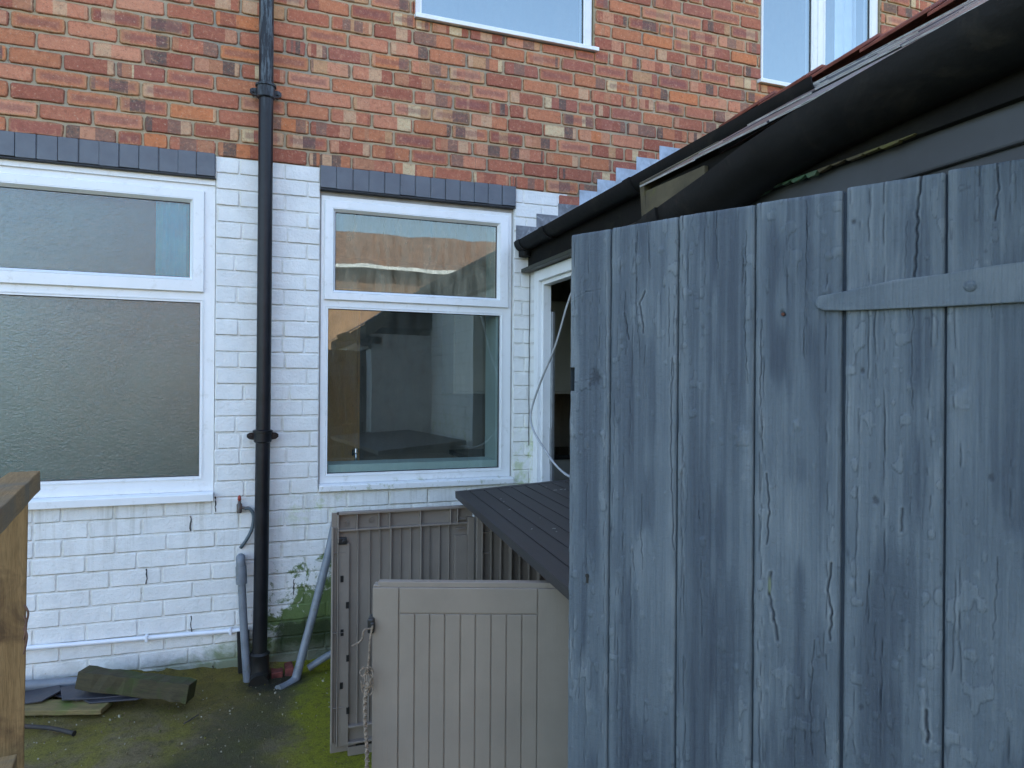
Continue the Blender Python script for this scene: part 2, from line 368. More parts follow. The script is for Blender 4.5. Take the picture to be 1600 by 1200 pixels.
M['cream'] = mat_simple('cream_cabinet', (.55,.53,.47), .4, .05)
M['worktop'] = mat_simple('dark_worktop', (.035,.035,.035), .25, .3, 60)
M['chrome'] = mat_simple('chrome_tap', (.75,.75,.77), .12, .05, metal=1.0, bump=.02)
M['blind'] = mat_simple('grey_green_blind', (.10,.19,.185), .9, .55, 1.4, dirt=(.20,.22,.15))
M['blue'] = mat_simple('added_light_blue_sheet', (.07,.72,1.0), .9, .15, 9, .5)
M['net'] = mat_simple('white_net_curtain', (.75,.78,.82), .9, .1, 6)
M['rooftile'] = mat_simple('orange_roof_tile', (.22,.115,.07), .8, .3, 3)
M['bark'] = mat_wood('tree_bark', (.06,.05,.04), (.10,.085,.065), (9, 9, 1))
M['plainbrick'] = mat_simple('distant_red_brick', (.21,.125,.08), .9, .3, 3, .5)
M['brokenbrick'] = mat_simple('broken_red_brick', (.13,.032,.024), .9, .6, 30, .8, 60, .003)

# ------------------------------------------------------------------ ground
def mat_ground():
    t = NT('mossy_wet_concrete'); P = t.coord(); x, y, z = t.xyz(P)
    c = t.mix(t.step(t.noise(P, 2.5, 7, .65), .35, .65), (.17,.13,.06), (.28,.22,.125))
    ol = t.step(t.noise(P, 4.5, 8, .7, .5), .42, .60)
    c = t.mix(t.math('MULTIPLY', ol, .8), c, (.23,.205,.022))
    # bright moss, right of the drain
    gx = t.math('ADD', t.step(x, .05, .34), t.math('MULTIPLY_ADD', t.noise(P, 5, 7, .7), 1.2, -.72))
    c = t.mix(t.step(gx, .20, .6, 0, .95), c, (.235,.245,.008))
    # brown moss along the wall foot
    wy = t.math('ADD', t.step(y, -.85, -.25), t.math('MULTIPLY_ADD', t.noise(P, 9, 7, .7), 1.2, -.8))
    c = t.mix(t.math('MULTIPLY', t.step(wy, .2, .7, 0, .75), t.step(x, .25, .0)), c, (.175,.135,.020))
    # darker, less rough band running out from the gully
    dx = t.math('ABSOLUTE', t.math('SUBTRACT', x, t.math('MULTIPLY_ADD', y, .42, .28)))
    wid = t.math('MULTIPLY_ADD', y, -.14, .04)
    dark_band = t.step(t.math('SUBTRACT', t.math('ADD', dx, t.math('MULTIPLY_ADD', t.noise(P, 5, 8, .72), .42, -.21)), wid), -.05, .12, 1, 0)
    dark_band = t.math('MULTIPLY', dark_band, t.step(y, -.02, -.15))
    c = t.mix(t.math('MULTIPLY', dark_band, .66), c, (.034,.038,.018))
    gx_ = t.math('DIVIDE', t.math('SUBTRACT', x, .15), .17); gy_ = t.math('DIVIDE', t.math('ADD', y, .16), .12)
    gd_ = t.math('SQRT', t.math('ADD', t.math('MULTIPLY', gx_, gx_), t.math('MULTIPLY', gy_, gy_)))
    gd_ = t.math('ADD', gd_, t.math('MULTIPLY_ADD', t.noise(P, 12, 6, .7), 1.0, -.5))
    c = t.mix(t.step(gd_, .7, 1.1, .9, 0), c, (.018,.018,.014))
    c = t.mix(t.step(t.noise(P, 26, 8, .8), .50, .64, 0, .6), c, (.055,.048,.018))
    # pale grit
    vo = t.n('TexVoronoi', {'Vector': P, 'Scale': 130.0}).outputs['Distance']
    gm = t.math('MULTIPLY', t.step(vo, .10, .16, 1, 0), t.step(t.noise(P, 14, 4, .6), .50, .62))
    c = t.mix(t.math('MULTIPLY', gm, .8), c, (.38,.35,.26))
    fine = t.noise(P, 150, 6, .75)
    c = t.mix(t.step(fine, .35, .55, .55, 0), c, (.02,.022,.008))
    h = t.math('ADD', t.math('MULTIPLY', t.noise(P, 22, 6, .7), 1.0), fine)
    return t.pbr(c, t.mix(dark_band, (.85,.85,.85), (.45,.45,.45)), t.bump(h, 1.0, .012), .3)
M['ground'] = mat_ground()
def gz(x, y):   # the yard rises a little towards the wall at the left
    return .05*max(0, min(1, (-x+.15)/.9))*max(0, min(1, (y+1.1)/.9)) + .006*math.sin(x*7+y*3) + .005*math.sin(y*11-x*4)
g = MB(); nx, ny = 130, 130; xs = [-6+12*i/nx for i in range(nx+1)]; ys = [-9+9.1*j/ny for j in range(ny+1)]
vs = [(x, y, gz(x, y)+random.uniform(-.0015, .0015)) for y in ys for x in xs]
g.add(vs, [(j*(nx+1)+i, j*(nx+1)+i+1, (j+1)*(nx+1)+i+1, (j+1)*(nx+1)+i) for j in range(ny) for i in range(nx)])
tag(g.build('ground', M['ground'], smooth=True, recalc=False), kind='structure')
g = MB(); g.add([(-160, -160, -.03), (160, -160, -.03), (160, 160, -.03), (-160, 160, -.03)], [(0, 1, 2, 3)])
tag(g.build('terrain', mat_simple('garden_soil_and_grass', (.06,.085,.03), .95, .4, 2), recalc=False), kind='structure')

# ------------------------------------------------------------------ house
HC, HB, Z0 = .0822, .223, .584
Zp = Z0 + 25*HC
house = thing('brick_house', 'red brick house wall painted white below, with white framed windows', 'house')
OPEN = [(-1.75, -.147, .915, 2.53), (.362, 1.462, .935, 2.53), (.868, 1.975, 3.52, 4.72), (3.215, 4.275, 3.52, 4.72), (1.66, 3.0, 0.0, 2.2)]
LINT = [(-1.78, -.150, 2.532, 2.648), (.362, 1.468, 2.532, 2.648)]
def sub_rect(r, h):
    x0, x1, z0, z1 = r; a0, a1, b0, b1 = h
    if x1 <= a0 or x0 >= a1 or z1 <= b0 or z0 >= b1: return [r]
    out = []
    if x0 < a0: out.append((x0, a0, z0, z1))
    if x1 > a1: out.append((a1, x1, z0, z1))
    m0, m1 = max(x0, a0), min(x1, a1)
    if z0 < b0: out.append((m0, m1, z0, b0))
    if z1 > b1: out.append((m0, m1, b1, z1))
    return out
def subtract(rects, holes):
    for h in holes: rects = [q for r in rects for q in sub_rect(r, h)]
    return rects
verts = []; faces = []; mi = []; bcol = []; buv = []
def brick(x0, x1, z0, z1, painted, rnd, hole=0):
    w, h = x1-x0, z1-z0
    if w < .012 or h < .012: return
    j = .0013 if painted else .0024
    cr = .005 if painted else .0075
    nl = max(1, int(w/.05)); pts = []
    def line(a, b, n):
        for i in range(n): pts.append((a[0]+(b[0]-a[0])*i/n, a[1]+(b[1]-a[1])*i/n))
    line((x0+cr, z0), (x1-cr, z0), nl); pts.append((x1-cr, z0)); line((x1, z0+cr), (x1, z1-cr), 2); pts.append((x1, z1-cr))
    line((x1-cr, z1), (x0+cr, z1), nl); pts.append((x0+cr, z1)); line((x0, z1-cr), (x0, z0+cr), 2); pts.append((x0, z0+cr))
    cx, cz = (x0+x1)/2, (z0+z1)/2; n = len(pts); b = len(verts)
    off = random.uniform(-.0022, .0022)*(.6 if painted else 1) - (0 if painted else .0005)
    pj = [(p[0]+random.uniform(-j, j), p[1]+random.uniform(-j, j)) for p in pts]
    def ring(ins, y):
        for p in pj:
            dx = min(ins, w/2.5)*(1 if p[0] < cx else -1) * (1 if abs(p[0]-cx) > w/2-.012 else 0)
            dz = min(ins, h/2.5)*(1 if p[1] < cz else -1) * (1 if abs(p[1]-cz) > h/2-.012 else 0)
            x, z = p[0]+dx, p[1]+dz
            verts.append((x, y+off, z)); bcol.append((*rnd, 1)); buv.append(((x-x0)/w, (z-z0)/h, rnd[0]))
    if painted: ring(0, .012); ring(.0005, .0032); ring(.0052, 0.0)
    else: ring(0, .012); ring(.0004, .0055); ring(.0042, .0004)
    m_ = 2 if painted else 0
    for k in range(2):
        for i in range(n):
            faces.append((b+k*n+i, b+k*n+(i+1) % n, b+(k+1)*n+(i+1) % n, b+(k+1)*n+i)); mi.append(m_)
    faces.append(tuple(range(b+2*n, b+3*n))); mi.append(m_)
def is_painted(xc, zc): 
    if zc > Zp: return False
    if xc < 1.80: return True
    return False
j0 = -8; ZT = 6.6
j = j0
while Z0+j*HC < ZT:
    zb = Z0+j*HC; zt = zb+HC
    x = -.484 + (HB/2 if j % 2 else 0) - 14*HB + random.uniform(-.004, .004)
    while x < 6.2:
        L = HB*random.uniform(.975, 1.025)
        nx_ = x+L
        pieces = [(x, nx_)]
        if random.random() < .05: pieces = [(x, x+L/2), (x+L/2, nx_)]
        for a, b in pieces:
            xc, zc = (a+b)/2, (zb+zt)/2
            pt = is_painted(xc, zc)
            mo = .0020 if pt else .0048
            rnd = (random.random(), random.random(), random.random())
            zj = random.uniform(-.0008, .0008)
            if .27 < xc < .45 and .30 < zc < .38: continue     # the missing brick end
            for q in subtract([(a+mo, b-mo, zb+mo+zj, zt-mo+zj)], OPEN+LINT): brick(*q, pt, rnd)
        x = nx_
    j += 1
def quads(rects, y, m_):
    for (x0, x1, z0, z1) in rects:
        b = len(verts)
        for (x, z) in ((x0, z0), (x1, z0), (x1, z1), (x0, z1)):
            verts.append((x, y, z)); bcol.append((.5, .5, .5, 1)); buv.append((.5, .5, -1))
        faces.append((b, b+1, b+2, b+3)); mi.append(m_)
quads(subtract([(-3.6, 1.80, -.1, Zp)], OPEN+LINT), .0034, 2)
quads(subtract([(-3.6, 1.80, Zp, ZT), (1.80, 6.2, -.1, ZT)], OPEN+LINT), .0085, 1)
# reveals
for k, (x0, x1, z0, z1) in enumerate(OPEN):
    mm = 2 if k < 2 else 1
    for (p, q) in (((x0, z0), (x1, z0)), ((x1, z0), (x1, z1)), ((x1, z1), (x0, z1)), ((x0, z1), (x0, z0))):
        b = len(verts)
        for (X, Y, Zz) in ((p[0], .0028, p[1]), (q[0], .0028, q[1]), (q[0], .24, q[1]), (p[0], .24, p[1])):
            verts.append((X, Y, Zz)); bcol.append((.5, .5, .5, 1)); buv.append((.5, .5, .5))
        faces.append((b, b+1, b+2, b+3)); mi.append(mm)
me = bpy.data.meshes.new('brick_wall'); me.from_pydata(verts, [], faces)
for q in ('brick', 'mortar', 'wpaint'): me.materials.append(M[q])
me.polygons.foreach_set('material_index', mi)
at = me.attributes.new('bcol', 'FLOAT_COLOR', 'POINT'); at.data.foreach_set('color', np.array(bcol, dtype=np.float32).ravel())
at = me.attributes.new('buv', 'FLOAT_VECTOR', 'POINT'); at.data.foreach_set('vector', np.array(buv, dtype=np.float32).ravel())
me.update()
wall = bpy.data.objects.new('brick_wall', me); col.objects.link(wall); wall.parent = house
# inner leaf, side walls and roof of the house
b = MB()
for (x0, x1, z0, z1) in subtract([(-3.6, 6.2, -.1, ZT)], OPEN): b.box((x0, .10, z0), (x1, .24, z1))
b.box((-3.6, .24, -.1), (-3.4, 8, ZT)); b.box((6.0, .24, -.1), (6.2, 8, ZT)); b.box((-3.6, 8, -.1), (6.2, 8.2, ZT)); b.box((-3.4, .24, 2.75), (6.0, 8, 2.95))
b.box((-3.4, 3.4, 0), (6.0, 3.5, 2.75)); b.box((-3.4, 3.4, 2.95), (6.0, 3.5, ZT)); b.box((-.02, .24, 0), (.06, 3.4, 2.75)); b.box((3.3, .24, 0), (3.4, 3.4, 2.75))
b.build('inner_wall', M['inwall'], house)
b = MB(); b.box((-.02, .24, -.02), (3.3, 3.4, .02)); b.build('kitchen_floor', M['infloor'], house)
b = MB(); b.prism([(-3.8, -.3, ZT), (-3.8, 4.1, ZT+2.4), (-3.8, 8.5, ZT)], (10.2, 0, 0)); b.build('house_roof', M['rooftile'], house)

# lintels of painted soldier bricks
def lintel(x0, x1, z0, z1, n):
    b = MB(); w = (x1-x0)/n
    for i in range(n):
        a = x0+i*w+random.uniform(-.002, .002); o_ = random.uniform(-.002, .002)
        b.box((a+.0016, -.012+o_, z0+random.uniform(-.001, .003)), (a+w-.0016, .09, z1+random.uniform(-.001, .002)))
    b.box((x0+.001, -.004, z0+.003), (x1-.001, .088, z1-.001))
    b.box((x0-.0, -.010, z0-.010), (x1, .05, z0-.001), 1)
    o = b.build('lintel', [M['lintel'], M['gasket']], house, bevel=.003, seg=2); return o
lintel(*LINT[0], 19); lintel(*LINT[1], 13)

# windows
def ring_mb(b, x0, x1, z0, z1, prof, m=0):
    # prof: list of (inset, y); mitred rectangular frame
    rows = [[(x0+i, y, z0+i), (x1-i, y, z0+i), (x1-i, y, z1-i), (x0+i, y, z1-i)] for i, y in prof]
    vs = [p for r_ in rows for p in r_]; fs = []
    for k in range(len(prof)-1):
        for i in range(4): fs.append((k*4+i, k*4+(i+1) % 4, (k+1)*4+(i+1) % 4, (k+1)*4+i))
    b.add(vs, fs, m)
def ring_rect(b, O, I, y_out, y_in, back, m=0, ch=.008):
    # outer rect O, inner rect I (x0,x1,z0,z1), front face y_out, chamfer to y_in at the glass, back y
    def rc(r_, y): return [(r_[0], y, r_[2]), (r_[1], y, r_[2]), (r_[1], y, r_[3]), (r_[0], y, r_[3])]
    def gr(r_, d): return (r_[0]-d, r_[1]+d, r_[2]-d, r_[3]+d)
    rows = [rc(O, back), rc(O, y_out+.004), rc(gr(O, -.003), y_out), rc(gr(I, ch+.012), y_out), rc(gr(I, ch+.010), y_out+.0015), rc(gr(I, ch+.006), y_out), rc(I, y_in), rc(I, back)]
    vs = [p for r_ in rows for p in r_]; fs = []
    for k in range(len(rows)-1):
        for i in range(4): fs.append((k*4+i, k*4+(i+1) % 4, (k+1)*4+(i+1) % 4, (k+1)*4+i))
    b.add(vs, fs, m)
def window(label, OUT, panes, sashes, sill, yf=.022, bars=(), glass='glass'):
    b = MB(); x0, x1, z0, z1 = OUT
    # outer frame built from four members so panes can differ
    return b
def make_window(OUT, cells, yf, label=None, sill=None, ext=None):
    # cells: (rect of daylight opening, material, sash_rect or None); frame = OUT minus daylight
    b = MB(); x0, x1, z0, z1 = OUT
    holes = [(c[2] if c[2] else c[0]) for c in cells]
    for (a0, a1, b0, b1) in subtract([OUT], holes): b.box((a0, yf, b0), (a1, yf+.06, b1))
    if ext: b.box((x0, yf-.012, z1), (x1, yf+.05, z1+ext))
    fr = b.build('window', M['upvc'], house)
    if label: fr['label'] = label
    for (rc, mt, sash) in cells:
        s_ = MB()
        if sash: ring_rect(s_, (sash[0]-.004, sash[1]+.004, sash[2]-.004, sash[3]+.004), rc, yf-.016, yf+.006, yf+.05)
        else: ring_rect(s_, (rc[0]-.016, rc[1]+.016, rc[2]-.016, rc[3]+.016), rc, yf-.003, yf+.010, yf+.05, ch=.004)
        s_.build('sash' if sash else 'glazing_bead', M['upvc'], fr)
        gk = MB(); ring_rect(gk, (rc[0]-.001, rc[1]+.001, rc[2]-.001, rc[3]+.001), (rc[0]+.003, rc[1]-.003, rc[2]+.003, rc[3]-.003), yf+.0085, yf+.012, yf+.03, ch=.0005)
        gk.build('gasket', M['gasket'], fr)
        p = MB(); p.add([(rc[0], yf+.014, rc[2]), (rc[1], yf+.014, rc[2]), (rc[1], yf+.014, rc[3]), (rc[0], yf+.014, rc[3])], [(0, 1, 2, 3)])
        p.build('pane', M[mt], fr, recalc=False)
    if sill:
        s_ = MB(); a0, a1, b0, b1, pr = sill
        s_.prism([(a0, yf+.05, b0+.012), (a0, yf+.05, b1+.003), (a0, -pr+.004, b1-.006), (a0, -pr, b1-.010), (a0, -pr, b0), (a0, -pr+.010, b0)], (a1-a0, 0, 0))
        s_.build('sill', M['upvc'], fr, bevel=.002)
    return fr
YF = .024
w1 = make_window((-1.745, -.150, .948, 2.495), [((-1.60, -.268, 2.024, 2.400), 'frost', (-1.67, -.205, 1.955, 2.455)), ((-1.66, -.218, 1.024, 1.900), 'frost', None)], YF, 'wide window with frosted panes, top sash over a fixed pane', sill=(-1.745, -.149, .903, .948, .035), ext=.030)
w2 = make_window((.372, 1.452, .962, 2.500), [((.446, 1.366, 1.998, 2.418), 'glass_top', (.392, 1.428, 1.948, 2.472)), ((.410, 1.386, 1.012, 1.898), 'glass', None)], YF, 'clear kitchen window with a top sash, beside the black pipe', sill=(.366, 1.458, .924, .962, .028))
w3 = make_window((.872, 1.965, 3.548, 4.70), [((.908, 1.912, 3.572, 4.66), 'glass_up', None)], YF, 'single pane upstairs window above the kitchen window', sill=(.862, 1.992, 3.520, 3.550, .03))
w4 = make_window((3.22, 4.265, 3.548, 4.70), [((3.252, 3.664, 3.575, 4.66), 'glass_up', None), ((3.785, 4.195, 3.575, 4.66), 'glass_up', None)], YF, 'two pane upstairs window above the slate roof', sill=(3.192, 4.29, 3.520, 3.550, .03))
b = MB()
b.box((3.716, YF-.006, 3.552), (3.736, YF+.01, 4.69)); b.build('mullion', M['upvc'], w4)
b = MB()   # sealant round the kitchen window
for (a0, a1, b0, b1) in subtract([(.3622, 1.4618, .9355, 2.529)], [(.373, 1.451, .95, 2.5)]): b.box((a0, YF+.002, b0), (a1, YF+.03, b1))
b.build('sealant_strip', M['sealant'], house)
# things behind the panes
b = MB(); b.box((-1.7, .13, .93), (-.17, .135, 2.5)); o = b.build('window_blind', M['blind'], house)
b = MB()
n = 26; pts = [(-.425+.20*i/n, .085+.006*math.sin(i*1.3), 0) for i in range(n+1)]
b.add([(p[0], p[1]-.03, 2.00) for p in pts]+[(p[0], p[1]-.03, 2.48) for p in pts], [(i, i+1, i+n+2, i+n+1) for i in range(n)])
o = b.build('added_blue_sheet', M['blue'], None, smooth=True, recalc=False); tag(o, 'added light blue sheet behind the frosted top pane', 'sheet')  # sheet added to give the pane its blue patch
def curtain(x0, x1, z0, z1, y, label):
    b = MB(); n = int((x1-x0)/.012)
    P = [(x0+(x1-x0)*i/n, y+.014*math.sin(i*.9)) for i in range(n+1)]
    b.add([(p[0], p[1], z0) for p in P]+[(p[0], p[1], z1) for p in P], [(i, i+1, i+n+2, i+n+1) for i in range(n)])
    tag(b.build('net_curtain', M['net'], None, smooth=True, recalc=False), label, 'curtain')
curtain(4.04, 4.25, 3.55, 4.7, .2, 'white net curtain at the right side of the two pane upstairs window')
curtain(.87, .925, 3.55, 4.7, .2, 'narrow white curtain at the left edge of the single pane upstairs window')
# kitchen contents
b = MB(); b.box((.10, 1.5, .02), (.80, 2.1, 2.2)); cup = b.build('pine_cupboard', M['orange'], bevel=.004); tag(cup, 'tall orange pine cupboard inside the kitchen, seen at the left of the clear window', 'cupboard')
d_ = MB(); d_.box((.13, 1.48, .1), (.44, 1.5, 2.1)); d_.build('door', M['orange'], cup, bevel=.006); d_ = MB(); d_.box((.46, 1.48, .1), (.78, 1.5, 2.1)); d_.build('door', M['orange'], cup, bevel=.006)
t_ = thing('sink_unit', 'dark kitchen worktop with sink inside the window', 'worktop', (0, 0, 0))
b = MB(); b.box((.10, .26, .90), (1.62, .84, .94)); b.build('worktop', M['worktop'], t_, bevel=.004)
b = MB(); b.box((.12, .30, .03), (1.60, .80, .90)); b.build('base_cabinet', M['cream'], t_)
b = MB(); p0 = onY(556, 722, .30); p0.z = .94
b.tube([p0, p0+Vector((0, 0, .13))], [.010, .008], 14); b.tube(smooth_path([p0+Vector((0, 0, .12)), p0+Vector((0, .02, .165)), p0+Vector((0, .09, .17)), p0+Vector((0, .13, .13))]), .008, 12)
b.tube([p0+Vector((0, 0, .155)), p0+Vector((0, 0, .18))], [.016, .012], 14)
tag(b.build('kitchen_tap', M['chrome'], None, smooth=True), 'small chrome tap standing behind the kitchen window glass', 'tap')
b = MB(); b.box((.375, .052, .962), (1.45, .24, 1.056)); b.build('window_board', mat_simple('pale_green_window_board', (.42,.55,.52), .5, .05), w2)
b = MB(); b.box((1.370, .052, 1.057), (1.45, .24, 2.5)); b.build('reveal_lining', mat_simple('pale_green_reveal', (.36,.46,.44), .6, .05), w2)
b = MB(); b.box((1.55, 1.6, 1.42), (3.2, 1.95, 2.2)); cb = b.build('wall_cabinet', M['cream'], bevel=.003); tag(cb, 'cream wall cabinet inside, seen through the open back doorway', 'cabinet')
for i in range(4): 
    d_ = MB(); d_.box((1.56+i*.41, 1.582, 1.44), (1.56+i*.41+.395, 1.6, 2.18)); d_.build('door', M['cream'], cb, bevel=.004)
b = MB(); b.box((1.64, 1.3, .03), (3.2, 1.95, .9)); bc = b.build('base_unit', M['cream'], bevel=.003); tag(bc, 'cream base unit with dark top inside, seen through the back doorway', 'cabinet')
b = MB(); b.box((1.62, 1.28, .902), (3.22, 1.96, .94)); b.build('worktop', M['worktop'], bc)
b = MB(); b.tube([(1.86, 1.5, .94), (1.86, 1.5, 1.02), (1.86, 1.5, 1.12), (1.86, 1.5, 1.16)], [.075, .085, .06, .03], 16); b.tube(smooth_path([(1.93, 1.5, 1.1), (1.99, 1.5, 1.08), (1.99, 1.5, 1.0), (1.94, 1.5, .97)]), .01, 8)
tag(b.build('kettle', M['blackp'], None, smooth=True), 'black kettle on the worktop beyond the back doorway', 'kettle')

# ------------------------------------------------------------------ kitchen extension (right)
XE = 1.562
ext = thing('kitchen_extension', 'low white extension with slate roof, black gutter and open white door frame', 'extension')
YDa, YDb, ZD = -.16, -1.0, 2.09      # door opening
b = MB()
verts = []; faces = []; mi = []; bcol = []; buv = []
# side wall courses: bricks generated in the wall plane, then turned to face -X
j = j0
while Z0+j*HC < 2.2:
    zb = Z0+j*HC; x = -.012 if j % 2 else -.10
    x -= HB*12
    while x < 0:
        x1 = min(x+HB, -.004)
        for q in subtract([(x+.003, x1-.003, zb+.003, zb+HC-.003)], [(-1.06, -.10, -1, ZD+.06)]):
            brick(*q, True, (random.random(), random.random(), random.random()))
        x += HB
    j += 1
quads(subtract([(-2.3, 0, -.1, 2.32)], [(-1.06, -.10, -1, ZD+.06)]), .0028, 2)
V = [(XE+y, x, z) for (x, y, z) in verts]
me = bpy.data.meshes.new('side_wall'); me.from_pydata(V, [], faces)
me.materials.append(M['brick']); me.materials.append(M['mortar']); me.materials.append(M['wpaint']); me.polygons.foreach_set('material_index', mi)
at = me.attributes.new('bcol', 'FLOAT_COLOR', 'POINT'); at.data.foreach_set('color', np.array(bcol, dtype=np.float32).ravel())
at = me.attributes.new('buv', 'FLOAT_VECTOR', 'POINT'); at.data.foreach_set('vector', np.array(buv, dtype=np.float32).ravel()); me.update()
sw = bpy.data.objects.new('side_wall', me); col.objects.link(sw); sw.parent = ext
b = MB()   # inner leaf and the remaining walls
b.box((XE+.012, -2.3, 0), (XE+.12, -1.06, 2.3)); b.box((XE+.012, -1.06, ZD+.06), (XE+.12, -.1, 2.3)); b.box((XE+.012, -.1, 0), (XE+.09, -.005, 2.3))
b.box((XE+.12, -2.3, 0), (4.4, -2.2, 2.3)); b.box((4.3, -2.2, 0), (4.4, -.01, 2.3)); b.box((XE+.12, -2.2, 2.25), (4.3, -.01, 2.3)); b.build('extension_wall', M['inwall'], ext)
b = MB(); b.box((XE+.02, -2.2, -.02), (4.3, -.01, .03)); b.build('floor', M['infloor'], ext)
b = MB()   # door frame, facing -X
for (y0, y1, z0, z1) in ((-.155, -.095, .05, ZD+.055), (-1.06, -1.0, .05, ZD+.055), (-1.0, -.155, ZD-.005, ZD+.055)):
    b.box((XE-.012, y0, z0), (XE+.065, y1, z1))
b.box((XE+.01, -.178, .05), (XE+.06, -.155, ZD-.005)); b.box((XE+.01, -1.0, ZD-.028), (XE+.06, -.178, ZD-.005)); b.box((XE-.012, -1.0, .05), (XE+.065, -.155, .09))
b.build('door_frame', M['upvc'], ext, bevel=.003)
b = MB(); b.box((XE+.06, -.200, .1), (XE+.075, -.16, ZD-.18)); b.box((XE+.055, -.196, 1.05), (XE+.06, -.165, 1.25)); 
b.build('lock_strike', M['frame_in'], ext, bevel=.001)
# roof A
XG = 1.512; ZG = 2.325      # gutter axis / lip height at the main wall
def slate_roof(y_far, y_near, xe, ze, slope, xr, mname, jit, name, parent, hang=0.0):
    b = MB(); cs, sn = math.cos(slope), math.sin(slope); nrow = int((xr-xe)/cs/.20)+1
    for r_ in range(nrow):
        if xe+cs*(r_*.20+.2) > xr: break
        y = y_far + (.125 if r_ % 2 else 0) + .0
        while y > y_near:
            w = .25*random.uniform(.97, 1.0); y2 = max(y-w, y_near)
            s0 = r_*.20+random.uniform(-jit, jit); L = min(.36, (xr+.05-xe)/cs-s0)
            lift = .003+random.uniform(0, jit*.8); th = .0042
            def P(s, n): return (xe+cs*s-sn*n, ze+sn*s+cs*n)
            q = [P(s0, lift), P(s0+L, .002), P(s0+L, .002+th*.6), P(s0, lift+th)]
            dl = random.uniform(-.003, .003)
            yy = min(y, y_far)
            b.prism([(a[0], yy-.0015, a[1]+dl) for a in q], (0, -(yy-y2)+.003, 0))
            y -= .25
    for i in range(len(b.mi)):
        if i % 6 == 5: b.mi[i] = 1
    return b.build(name, [M[mname], M['slate_glint']], parent)
SL = R(30.2)
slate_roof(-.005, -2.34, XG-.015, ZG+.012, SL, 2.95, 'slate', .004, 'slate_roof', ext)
b = MB(); cs, sn = math.cos(SL), math.sin(SL)
b.prism([(XG+.03, -.004, ZG-.0), (3.0, -.004, ZG+(3.0-XG)*math.tan(SL)-.02), (4.5, -.004, ZG+.0), (4.5, -.004, ZG-.06), (XG+.04, -.004, ZG-.06)], (0, -2.30, 0))
b.build('roof_deck', M['bitumen'], ext)
zr = EYE+1.762
y = -.01; k = 0
while y > -2.4:
    rt = MB(); up = .0
    prof = []
    for sgn, rr in ((1, .0), (1, .018)): pass
    def rp(yy, h):
        return [(3.0-.13, yy, zr-.075+h), (3.0-.06, yy, zr-.03+h), (3.0-.02, yy, zr+h), (3.0+.02, yy, zr+h), (3.0+.06, yy, zr-.03+h), (3.0+.13, yy, zr-.075+h)]
    A = rp(y, .0); B_ = rp(y-.40, .022); n = 6
    vs = A+B_+[(p[0], p[1], p[2]-.018) for p in A]+[(p[0], p[1], p[2]-.018) for p in B_]
    fs = [(i, i+1, n+i+1, n+i) for i in range(5)]+[(2*n+i, 3*n+i, 3*n+i+1, 2*n+i+1) for i in range(5)]+[(i, 2*n+i, 2*n+i+1, i+1) for i in range(5)]+[(n+i, n+i+1, 3*n+i+1, 3*n+i) for i in range(5)]+[(0, n, 3*n, 2*n), (5, 2*n+5, 3*n+5, n+5)]
    rt.add(vs, fs); rt.build('ridge_tile', M['ridge'], ext, bevel=.004); y -= .38; k += 1
def half_gutter(name, parent, p0, p1, r, mats, seg=14, joints=(), cap=True, path=None):
    # half round gutter, axis p0->p1 at lip height, opening upwards
    P0, P1 = Vector(p0), Vector(p1); b = MB(); n = 24
    def at_(t):
        if not path: return P0.lerp(P1, t)
        y = P0.y+(P1.y-P0.y)*t; hs = [q[1] for q in path]; ys_ = [q[0] for q in path]
        return Vector((P0.x, y, float(np.interp(-y, [-a for a in ys_], hs))))
    side = Vector((1, 0, 0))
    def sec(c, rr, s0=0):
        return [c + side*(-math.cos(math.pi*k/seg)*rr) + Up*(-math.sin(math.pi*k/seg)*rr) for k in range(seg+1)]
    def shell(t0, t1, ro, ri):
        rings = []
        m_ = max(2, int(n*(t1-t0)))
        for i in range(m_+1):
            c = at_(t0+(t1-t0)*i/m_); rings.append(sec(c, ro)+sec(c, ri)[::-1])
        L = len(rings[0]); vs = [v for r_ in rings for v in r_]; fs = []
        for i in range(m_):
            for k in range(L): fs.append((i*L+k, i*L+(k+1) % L, (i+1)*L+(k+1) % L, (i+1)*L+k))
        fs += [tuple(range(L)), tuple(range(m_*L, m_*L+L))]
        b.add(vs, fs)
    shell(0, 1, r, r-.004)
    for t0 in joints: shell(t0, t0+.03/(P1-P0).length*2, r+.006, r-.002)
    if cap:
        s_ = sec(P0, r+.003); b.prism(s_, (P1-P0).normalized()*.006)
    return b.build(name, mats, parent, smooth=True)
gA = half_gutter('gutter', ext, (XG, -.012, ZG), (XG, -2.34, ZG+.032), .055, M['gutter'], joints=(.01, .16, .55))
b = MB(); b.tube([(XG+.0, -.012-.03, ZG-.055), (XG+.0, -.012-.03, ZG-.085)], .036, 16); 
b.build('outlet', M['gutter'], gA)
b = MB(); b.box((XE-.016, -2.3, 2.165), (XE+.012, -.006, 2.335)); b.build('fascia', M['bitumen'], ext, bevel=.003)
b = MB(); b.box((XE-.06, -2.3, 2.150), (XE-.004, -.008, 2.172)); b.build('soffit', M['greengut'], ext, bevel=.003)
# cracks of mortar fillet between frame and wall corner
b = MB(); pts = [onX(827, 412, XE-.003)]
for yy in range(430, 700, 14): p = Vector((XE-.0035+random.uniform(-.002, .001), -.006, onY(827, yy).z)); pts.append(p)
b.tube(pts[1:], .0022, 5); b.build('corner_crack', M['gasket'], ext)
